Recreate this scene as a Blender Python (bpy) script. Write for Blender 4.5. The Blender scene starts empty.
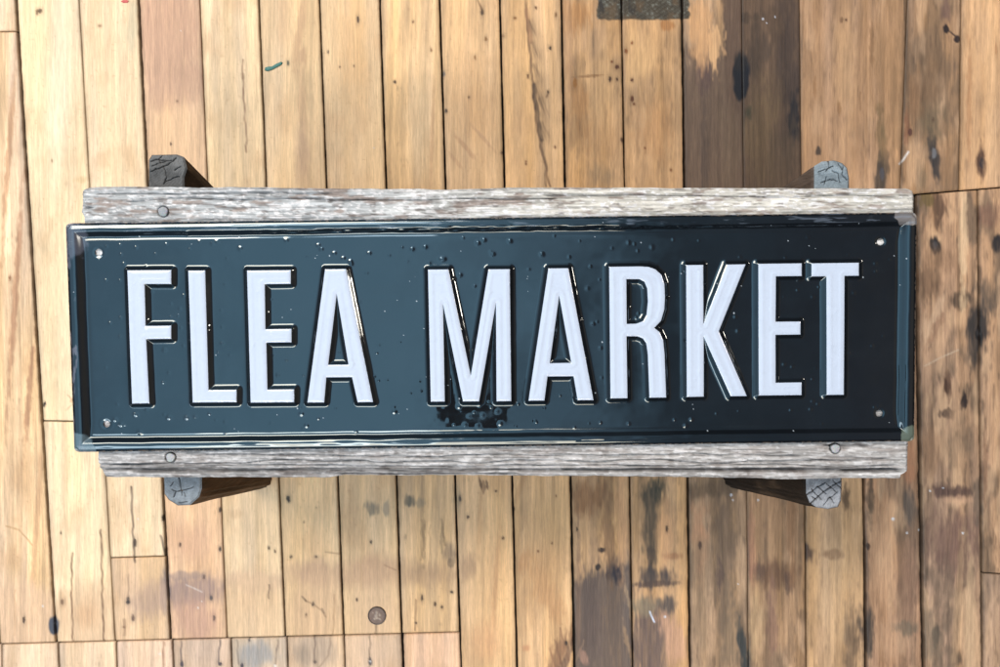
import bpy, math, random
import numpy as np
from mathutils import Matrix, Vector
from mathutils.geometry import delaunay_2d_cdt

random.seed(7)
rng = np.random.default_rng(11)
scene = bpy.context.scene
COL = scene.collection

# ------------------------------------------------------------------ camera
F = 800.0            # focal length in pixels of a 1000 px wide frame
CH = 0.77            # camera height above the floor (metres)
ca, sa = math.cos(math.radians(-2.7)), math.sin(math.radians(-2.7))
cb, sb = math.cos(math.radians(-0.1)), math.sin(math.radians(-0.1))
M = np.array([[cb, 0, sb], [0, 1, 0], [-sb, 0, cb]]) @ np.array([[1, 0, 0], [0, ca, -sa], [0, sa, ca]])
cam_d = bpy.data.cameras.new("camera")
cam = bpy.data.objects.new("camera", cam_d)
COL.objects.link(cam)
mw = Matrix([list(M[0]) + [0], list(M[1]) + [0], list(M[2]) + [CH], [0, 0, 0, 1]])
cam.matrix_world = mw
cam_d.sensor_width = 36.0
cam_d.lens = F / 1000.0 * 36.0
cam_d.clip_start = 0.01
cam_d.clip_end = 50.0
scene.camera = cam

# ------------------------------------------------------------------ world (dim room, bright bluish ceiling to the left)
world = bpy.data.worlds.new("World")
scene.world = world
world.use_nodes = True
wn, wl = world.node_tree.nodes, world.node_tree.links
wn.clear()
w_out = wn.new('ShaderNodeOutputWorld')
w_bg = wn.new('ShaderNodeBackground')
w_tc = wn.new('ShaderNodeTexCoord')
w_sep = wn.new('ShaderNodeSeparateXYZ')
w_noise = wn.new('ShaderNodeTexNoise'); w_noise.inputs['Scale'].default_value = 6.5
w_noise.inputs['Detail'].default_value = 3.0
w_add = wn.new('ShaderNodeMath'); w_add.operation = 'MULTIPLY_ADD'
w_add.inputs[1].default_value = 0.34
w_ramp = wn.new('ShaderNodeValToRGB')
wl.new(w_tc.outputs['Generated'], w_sep.inputs[0])
wl.new(w_tc.outputs['Generated'], w_noise.inputs['Vector'])
wl.new(w_noise.outputs['Fac'], w_add.inputs[0])
wl.new(w_sep.outputs['X'], w_add.inputs[2])
w_map = wn.new('ShaderNodeMapRange')
w_map.inputs['From Min'].default_value = -0.9
w_map.inputs['From Max'].default_value = 0.9
wl.new(w_add.outputs[0], w_map.inputs['Value'])
wl.new(w_map.outputs['Result'], w_ramp.inputs['Fac'])
cr = w_ramp.color_ramp
cr.elements[0].position = 0.0;  cr.elements[0].color = (0.45, 0.60, 0.80, 1)
cr.elements[1].position = 1.0;  cr.elements[1].color = (0.22, 0.17, 0.13, 1)
for p_, c_ in ((0.20, (0.42, 0.70, 0.92, 1)), (0.32, (0.46, 0.80, 1.08, 1)), (0.43, (0.62, 1.10, 1.46, 1)), (0.54, (0.68, 1.16, 1.52, 1)),
               (0.63, (0.42, 0.68, 0.90, 1)), (0.71, (0.11, 0.16, 0.21, 1)), (0.82, (0.10, 0.10, 0.12, 1))):
    e = cr.elements.new(p_); e.color = c_
w_mapz = wn.new('ShaderNodeMapRange'); w_mapz.interpolation_type = 'SMOOTHSTEP'
w_mapz.inputs['From Min'].default_value = 0.25
w_mapz.inputs['From Max'].default_value = 0.72
w_mapz.inputs['To Min'].default_value = 0.10
w_mapz.inputs['To Max'].default_value = 1.0
wl.new(w_sep.outputs['Z'], w_mapz.inputs['Value'])
w_mul = wn.new('ShaderNodeVectorMath'); w_mul.operation = 'SCALE'
wl.new(w_ramp.outputs['Color'], w_mul.inputs[0])
wl.new(w_mapz.outputs['Result'], w_mul.inputs['Scale'])
wl.new(w_mul.outputs['Vector'], w_bg.inputs['Color'])
w_bg.inputs['Strength'].default_value = 1.0
wl.new(w_bg.outputs[0], w_out.inputs['Surface'])

# ------------------------------------------------------------------ lamps
def area(name, loc, target, sx, sy, watts, col):
    d = bpy.data.lights.new(name, 'AREA')
    d.shape = 'RECTANGLE'; d.size = sx; d.size_y = sy
    d.energy = watts; d.color = col
    o = bpy.data.objects.new(name, d)
    COL.objects.link(o)
    o.location = loc
    o.rotation_euler = (Vector(target) - Vector(loc)).to_track_quat('-Z', 'Y').to_euler()
    return o
area('window_light', (-1.2, 1.55, 2.35), (0, 0, 0.1), 1.8, 1.1, 80, (1.0, 0.80, 0.61))
area('room_light', (-0.35, -1.75, 2.35), (0, 0, 0.1), 1.8, 0.9, 40, (1.0, 0.80, 0.61))
area('warm_lamp', (1.45, 0.35, 1.15), (0, 0, 0.1), 0.16, 0.16, 5, (1.0, 0.80, 0.66))
area('tube_light', (-1.35, 0.86, 1.9), (-1.35, 0.86, 0), 2.3, 0.26, 11, (0.84, 0.93, 1.0))
area('tube_light', (-1.35, -1.05, 1.9), (-1.35, -1.05, 0), 2.3, 0.26, 11, (0.84, 0.93, 1.0))

scene.view_settings.view_transform = 'Standard'
scene.view_settings.look = 'None'
scene.view_settings.exposure = 0.0
scene.view_settings.gamma = 1.0

# ------------------------------------------------------------------ helpers
def un(px, py, z=0.0):
    """world x, y of the points seen at photo positions (px, py) lying at height z"""
    px = np.asarray(px, float); py = np.asarray(py, float)
    dx = (px - 500) / F; dy = -(py - 333.5) / F
    wx = M[0, 0] * dx + M[0, 1] * dy - M[0, 2]
    wy = M[1, 0] * dx + M[1, 1] * dy - M[1, 2]
    wz = M[2, 0] * dx + M[2, 1] * dy - M[2, 2]
    t = (z - CH) / wz
    return wx * t, wy * t

def lin(c):
    c = np.asarray(c, float) / 255.0
    return np.where(c <= 0.04045, c / 12.92, ((c + 0.055) / 1.055) ** 2.4)

def hsh(ix, iy, seed):
    n = (ix.astype(np.int64) * 374761393 + iy.astype(np.int64) * 668265263 + int(seed) * 144269504) & 0xffffffff
    n = ((n ^ (n >> 13)) * 1274126177) & 0xffffffff
    n = n ^ (n >> 16)
    return (n & 0xffff) / 65535.0

def vn(x, y, seed=0):
    x, y = np.broadcast_arrays(np.asarray(x, float), np.asarray(y, float))
    ix = np.floor(x); iy = np.floor(y)
    fx = x - ix; fy = y - iy
    fx = fx * fx * (3 - 2 * fx); fy = fy * fy * (3 - 2 * fy)
    a = hsh(ix, iy, seed); b = hsh(ix + 1, iy, seed)
    c = hsh(ix, iy + 1, seed); d = hsh(ix + 1, iy + 1, seed)
    return (a * (1 - fx) + b * fx) * (1 - fy) + (c * (1 - fx) + d * fx) * fy

def fbm(x, y, seed=0, octv=3):
    t = 0; a = 1; s = 0
    for k in range(octv):
        t = t + a * vn(x * 2 ** k, y * 2 ** k, seed + 17 * k); s += a; a *= 0.5
    return t / s

def sstep(a, b, x):
    t = np.clip((x - a) / (b - a), 0, 1)
    return t * t * (3 - 2 * t)

def mixc(c, target, k):
    return c + (np.asarray(target) - c) * k[..., None]

def poly_sd(U, V, polys):
    d = np.full(U.shape, 1e9); ins = np.zeros(U.shape, bool)
    for P in polys:
        if P is None: continue
        n = len(P)
        for i in range(n):
            x0, y0 = P[i]; x1, y1 = P[(i + 1) % n]
            vx, vy = x1 - x0, y1 - y0
            t = np.clip(((U - x0) * vx + (V - y0) * vy) / (vx * vx + vy * vy), 0, 1)
            d = np.minimum(d, np.hypot(U - x0 - t * vx, V - y0 - t * vy))
            if y0 != y1:
                c = ((y0 > V) != (y1 > V)) & (U < (x1 - x0) * (V - y0) / (y1 - y0) + x0)
                ins ^= c
    return np.where(ins, -d, d)

def make_mesh(name, co, faces, mat, parent=None, origin=(0, 0, 0), col=None, smooth=True, extra=None):
    """co: (n,3) world positions, faces: (m,4) array or list of index lists"""
    me = bpy.data.meshes.new(name)
    co = np.asarray(co, float) - np.asarray(origin, float)
    if isinstance(faces, np.ndarray):
        k = faces.shape[1]
        me.vertices.add(len(co)); me.vertices.foreach_set('co', co.astype(np.float32).ravel())
        me.loops.add(faces.size); me.loops.foreach_set('vertex_index', faces.astype(np.int32).ravel())
        me.polygons.add(len(faces))
        me.polygons.foreach_set('loop_start', (np.arange(len(faces)) * k).astype(np.int32))
        me.polygons.foreach_set('loop_total', np.full(len(faces), k, np.int32))
        me.update(calc_edges=True)
    else:
        me.from_pydata([tuple(v) for v in co], [], [tuple(f) for f in faces])
        me.update()
    me.polygons.foreach_set('use_smooth', np.full(len(me.polygons), smooth, bool))
    if col is not None:
        at = me.color_attributes.new('Col', 'FLOAT_COLOR', 'POINT')
        c4 = np.ones((len(co), 4), np.float32); c4[:, :3] = col
        at.data.foreach_set('color', c4.ravel())
    if extra is not None:
        at = me.attributes.new('Rgh', 'FLOAT', 'POINT')
        at.data.foreach_set('value', np.asarray(extra, np.float32))
    me.materials.append(mat)
    o = bpy.data.objects.new(name, me)
    COL.objects.link(o)
    if parent is not None:
        o.parent = parent
    else:
        o.location = origin
    return o

def grid_faces(nv, nu, base=0):
    """grid of nv rows (going down, -y) by nu columns (going right); normals up"""
    i = np.arange(nv * nu).reshape(nv, nu) + base
    a = i[:-1, :-1].ravel(); b = i[:-1, 1:].ravel(); c = i[1:, 1:].ravel(); d = i[1:, :-1].ravel()
    return np.stack([a, d, c, b], 1)

def ring_index(nv, nu):
    i = np.arange(nv * nu).reshape(nv, nu)
    return np.concatenate([i[0, :-1], i[:-1, -1], i[-1, :0:-1], i[:0:-1, 0]])

def empty(name, loc, label, cat, group=None, kind=None):
    o = bpy.data.objects.new(name, None); COL.objects.link(o)
    o.location = loc; o.empty_display_size = 0.02
    o['label'] = label; o['category'] = cat
    if group: o['group'] = group
    return o

# ------------------------------------------------------------------ materials
def new_mat(name):
    m = bpy.data.materials.new(name); m.use_nodes = True
    nt = m.node_tree; b = nt.nodes['Principled BSDF']
    return m, nt, b

def col_mat(name, rough, bump_scale, bump_strength, stretch=(1, 1, 1), tint=0.12, spec=0.5, coat=0.0, use_r=False, bump_dist=0.0006, rvar=0.12, stint=(1.0, 1.0, 1.0), fibre=0.0):
    """vertex colours from the builders + fine procedural fibre, roughness and bump"""
    m, nt, b = new_mat(name)
    n, l = nt.nodes, nt.links
    at = n.new('ShaderNodeAttribute'); at.attribute_name = 'Col'
    tc = n.new('ShaderNodeTexCoord')
    mp = n.new('ShaderNodeMapping'); mp.inputs['Scale'].default_value = stretch
    l.new(tc.outputs['Object'], mp.inputs['Vector'])
    nz = n.new('ShaderNodeTexNoise'); nz.inputs['Scale'].default_value = bump_scale
    nz.inputs['Detail'].default_value = 6; nz.inputs['Roughness'].default_value = 0.65
    l.new(mp.outputs[0], nz.inputs['Vector'])
    mr = n.new('ShaderNodeMapRange')
    mr.inputs['From Min'].default_value = 0.25; mr.inputs['From Max'].default_value = 0.75
    mr.inputs['To Min'].default_value = 1 - tint; mr.inputs['To Max'].default_value = 1 + tint
    l.new(nz.outputs['Fac'], mr.inputs['Value'])
    mu = n.new('ShaderNodeVectorMath'); mu.operation = 'SCALE'
    mp2 = n.new('ShaderNodeMapping'); mp2.inputs['Scale'].default_value = tuple(1.0 if v == 1 else v * .5 for v in stretch)
    l.new(tc.outputs['Object'], mp2.inputs['Vector'])
    nz2 = n.new('ShaderNodeTexNoise'); nz2.inputs['Scale'].default_value = bump_scale * .8
    nz2.inputs['Detail'].default_value = 3; l.new(mp2.outputs[0], nz2.inputs['Vector'])
    mr2 = n.new('ShaderNodeMapRange'); mr2.inputs['From Min'].default_value = 0.30; mr2.inputs['From Max'].default_value = 0.62
    mr2.inputs['To Min'].default_value = 1 - fibre; mr2.inputs['To Max'].default_value = 1 + fibre * .5
    l.new(nz2.outputs['Fac'], mr2.inputs['Value'])
    mm = n.new('ShaderNodeMath'); mm.operation = 'MULTIPLY'
    l.new(mr.outputs[0], mm.inputs[0]); l.new(mr2.outputs[0], mm.inputs[1])
    l.new(at.outputs['Color'], mu.inputs[0]); l.new(mm.outputs[0], mu.inputs['Scale'])
    l.new(mu.outputs['Vector'], b.inputs['Base Color'])
    bp = n.new('ShaderNodeBump'); bp.inputs['Strength'].default_value = bump_strength
    bp.inputs['Distance'].default_value = bump_dist
    l.new(nz.outputs['Fac'], bp.inputs['Height']); l.new(bp.outputs[0], b.inputs['Normal'])
    if use_r:
        ar = n.new('ShaderNodeAttribute'); ar.attribute_name = 'Rgh'
        l.new(ar.outputs['Fac'], b.inputs['Roughness'])
    else:
        rr = n.new('ShaderNodeMapRange')
        rr.inputs['To Min'].default_value = rough - rvar; rr.inputs['To Max'].default_value = rough + rvar
        l.new(nz.outputs['Fac'], rr.inputs['Value']); l.new(rr.outputs[0], b.inputs['Roughness'])
    b.inputs['Specular IOR Level'].default_value = spec
    b.inputs['Specular Tint'].default_value = stint + (1,)
    b.inputs['Coat Weight'].default_value = coat
    b.inputs['Coat Roughness'].default_value = 0.06
    return m

MAT_FLOOR = col_mat('worn_floor_wood', 0.50, 900, 0.35, (1.0, 0.11, 1.0), 0.15, 0.35, fibre=0.12)
MAT_GREYWOOD = col_mat('weathered_grey_wood', 0.75, 700, 0.6, (0.12, 1.0, 1.0), 0.22, 0.2, bump_dist=0.001, fibre=0.34)
MAT_LEG = col_mat('dark_leg_wood', 0.75, 500, 0.7, (1.0, 1.0, 0.08), 0.5, 0.2, bump_dist=0.0015)
MAT_PANEL = col_mat('black_enamel', 0.06, 350, 0.02, (1, 1, 1), 0.05, 1.15, stint=(0.80, 0.94, 1.0), use_r=True, bump_dist=0.0001)
MAT_LETTER = col_mat('white_enamel', 0.16, 300, 0.03, (1, 1, 1), 0.02, 0.5, bump_dist=0.0001, rvar=0.03)
MAT_NAIL = col_mat('dull_nail_metal', 0.5, 900, 0.3, (1, 1, 1), 0.15, 0.5)
MAT_COIN = col_mat('brown_coin_metal', 0.42, 1500, 0.4, (1, 1, 1), 0.25, 0.6)

def plain_mat(name, c, rough=0.6, noise=0.25, scale=400, metallic=0.0):
    m, nt, b = new_mat(name)
    n, l = nt.nodes, nt.links
    tc = n.new('ShaderNodeTexCoord')
    nz = n.new('ShaderNodeTexNoise'); nz.inputs['Scale'].default_value = scale; nz.inputs['Detail'].default_value = 4
    l.new(tc.outputs['Object'], nz.inputs['Vector'])
    mc = n.new('ShaderNodeMix'); mc.data_type = 'RGBA'
    mc.inputs['A'].default_value = tuple(v * (1 - noise) for v in c) + (1,)
    mc.inputs['B'].default_value = tuple(min(1, v * (1 + noise)) for v in c) + (1,)
    l.new(nz.outputs['Fac'], mc.inputs['Factor']); l.new(mc.outputs['Result'], b.inputs['Base Color'])
    b.inputs['Roughness'].default_value = rough; b.inputs['Metallic'].default_value = metallic
    return m

# ==================================================================== FLOOR
ILLUM = 1.28    # how brightly a white card lies on this floor; photo tones / this = base colour

def LN(x0, y0, x1, y1):
    b = (x1 - x0) / (y1 - y0)
    return (x0 - b * y0, b)
lines = dict(
    z2=LN(-101, 0, -48, 641), z1=LN(-45, 0, 0, 641), a=LN(16.0, 0, 56.2, 641), b=LN(79, 0, 115, 641), c=LN(138, 0, 170.2, 639),
    d=LN(199.8, 0, 227, 636), e=LN(258.7, 0, 285.2, 634), f=LN(319.3, 0, 343.6, 634), g=LN(379.6, 0, 402.8, 667),
    h=LN(439.6, 0, 460, 634), i=LN(499.8, 0, 517.2, 667), j=LN(561.4, 0, 574.4, 667), k=LN(621.5, 0, 632.9, 667),
    l=LN(682, 0, 690, 667), m=LN(741.7, 0, 748.5, 667), n=LN(799.8, 0, 806.4, 667),
    o=LN(860, 190, 866, 667), p=LN(915.3, 190, 923.8, 667), q=LN(978.2, 194, 982.7, 667), r1=LN(1040, 190, 1042, 667),
    s1=LN(907.6, 0, 900.4, 187), s2=LN(961.3, 0, 959.5, 187), s3=LN(1022, 0, 1021, 187), s4=LN(1083, 0, 1082, 187),
    r2=LN(1101, 190, 1101, 667),
    t0=LN(1.7, 640, 2, 667), t1=LN(58, 640, 59, 667), t2=LN(116.3, 640, 117, 667), t3=LN(172.3, 640, 173.5, 667),
    t4=LN(231, 640, 232, 667), t5=LN(287, 640, 288, 667), t6=LN(344.3, 640, 345, 667), t7=LN(402.5, 640, 403.5, 667),
    tm=LN(-55, 640, -54, 667),
)
FAR0, FAR1 = -1300.0, 1900.0
def cr_line(x0, y0, x1, y1):
    b = (y1 - y0) / (x1 - x0)
    return lambda x: y0 + b * (x - x0)
TOP = lambda x: FAR0 + 0 * x
BOT = lambda x: FAR1 + 0 * x
X_left = cr_line(0, 31.3, 17, 31.3)
X_bot = cr_line(0, 644.2, 459, 632.3)
X_right = cr_line(913.6, 194.7, 1000, 187.5)
X_mid = cr_line(44, 421, 75, 421.5)
X_small = cr_line(110.6, 558, 165, 556.4)
X_r2 = cr_line(982, 573, 1000, 574)

# line left, line right, top, bottom, half gaps (px) left/right, base tone (photo sRGB), grain strength, seed
boards = [
    ('z2', 'z1', TOP, X_bot, .8, .8, (238, 205, 158), 1.0, 1),
    ('z1', 'a', TOP, X_left, .8, 1.6, (242, 208, 165), 1.0, 2),
    ('z1', 'a', X_left, X_bot, .8, 1.6, (240, 202, 156), 1.3, 3),
    ('a', 'b', TOP, X_mid, 1.4, .6, (249, 219, 173), .7, 4),
    ('a', 'b', X_mid, X_bot, 1.0, .6, (246, 214, 168), .9, 5),
    ('b', 'c', TOP, X_small, .6, 1.2, (245, 214, 170), .6, 6),
    ('b', 'c', X_small, X_bot, .6, 1.2, (226, 190, 148), .9, 7),
    ('c', 'd', TOP, X_bot, 1.6, .6, (228, 186, 142), .9, 8),
    ('d', 'e', TOP, X_bot, .6, .9, (237, 204, 158), .8, 9),
    ('e', 'f', TOP, X_bot, .9, .9, (235, 198, 148), .9, 10),
    ('f', 'g', TOP, X_bot, 1.1, 1.0, (235, 197, 146), .7, 11),
    ('g', 'h', TOP, X_bot, 1.2, 1.0, (229, 188, 136), 1.2, 12),
    ('h', 'i', TOP, BOT, 1.0, 1.0, (228, 185, 133), 1.0, 13),
    ('i', 'j', TOP, BOT, 1.0, 1.2, (226, 181, 128), 1.2, 14),
    ('j', 'k', TOP, BOT, 1.3, .9, (210, 164, 112), 1.1, 15),
    ('k', 'l', TOP, BOT, .9, 1.2, (217, 170, 118), .9, 16),
    ('l', 'm', TOP, BOT, 1.5, .32, (176, 139, 99), 1.2, 17),
    ('m', 'n', TOP, BOT, .32, .45, (174, 134, 92), 1.4, 18),
    ('n', 's1', TOP, X_right, .45, .2, (193, 147, 102), 1.0, 19),
    ('s1', 's2', TOP, X_right, .2, .9, (166, 127, 88), 1.3, 20),
    ('s2', 's3', TOP, X_right, .9, 1.0, (222, 172, 118), .8, 21),
    ('s3', 's4', TOP, X_right, 1., 1.0, (200, 152, 104), 1.0, 22),
    ('n', 'o', X_right, BOT, 1.0, 1.5, (204, 161, 112), 1.0, 23),
    ('o', 'p', X_right, BOT, 1.7, 2.3, (184, 139, 100), 1.2, 24),
    ('p', 'q', X_right, BOT, 2.0, 1.4, (181, 141, 104), 1.4, 25),
    ('q', 'r1', X_right, X_r2, 1.2, 1.0, (196, 152, 110), 1.1, 26),
    ('q', 'r1', X_r2, BOT, 1.6, 1.0, (196, 156, 118), 1.1, 27),
    ('r1', 'r2', X_right, BOT, 1., 1.0, (190, 148, 106), 1.1, 28),
    ('tm', 't0', X_bot, BOT, .6, .6, (238, 200, 156), .9, 30),
    ('t0', 't1', X_bot, BOT, .6, .9, (240, 204, 162), .9, 31),
    ('t1', 't2', X_bot, BOT, .9, .9, (242, 206, 162), .9, 32),
    ('t2', 't3', X_bot, BOT, .9, .9, (234, 196, 156), .9, 33),
    ('t3', 't4', X_bot, BOT, 1.1, .8, (222, 186, 148), .9, 34),
    ('t4', 't5', X_bot, BOT, .8, .8, (214, 186, 152), .9, 35),
    ('t5', 't6', X_bot, BOT, .8, .7, (220, 184, 142), .9, 36),
    ('t6', 't7', X_bot, BOT, .7, 1.4, (228, 190, 148), .9, 37),
    ('t7', 'h', X_bot, BOT, 1.4, .7, (232, 186, 142), .9, 38),
]

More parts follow.
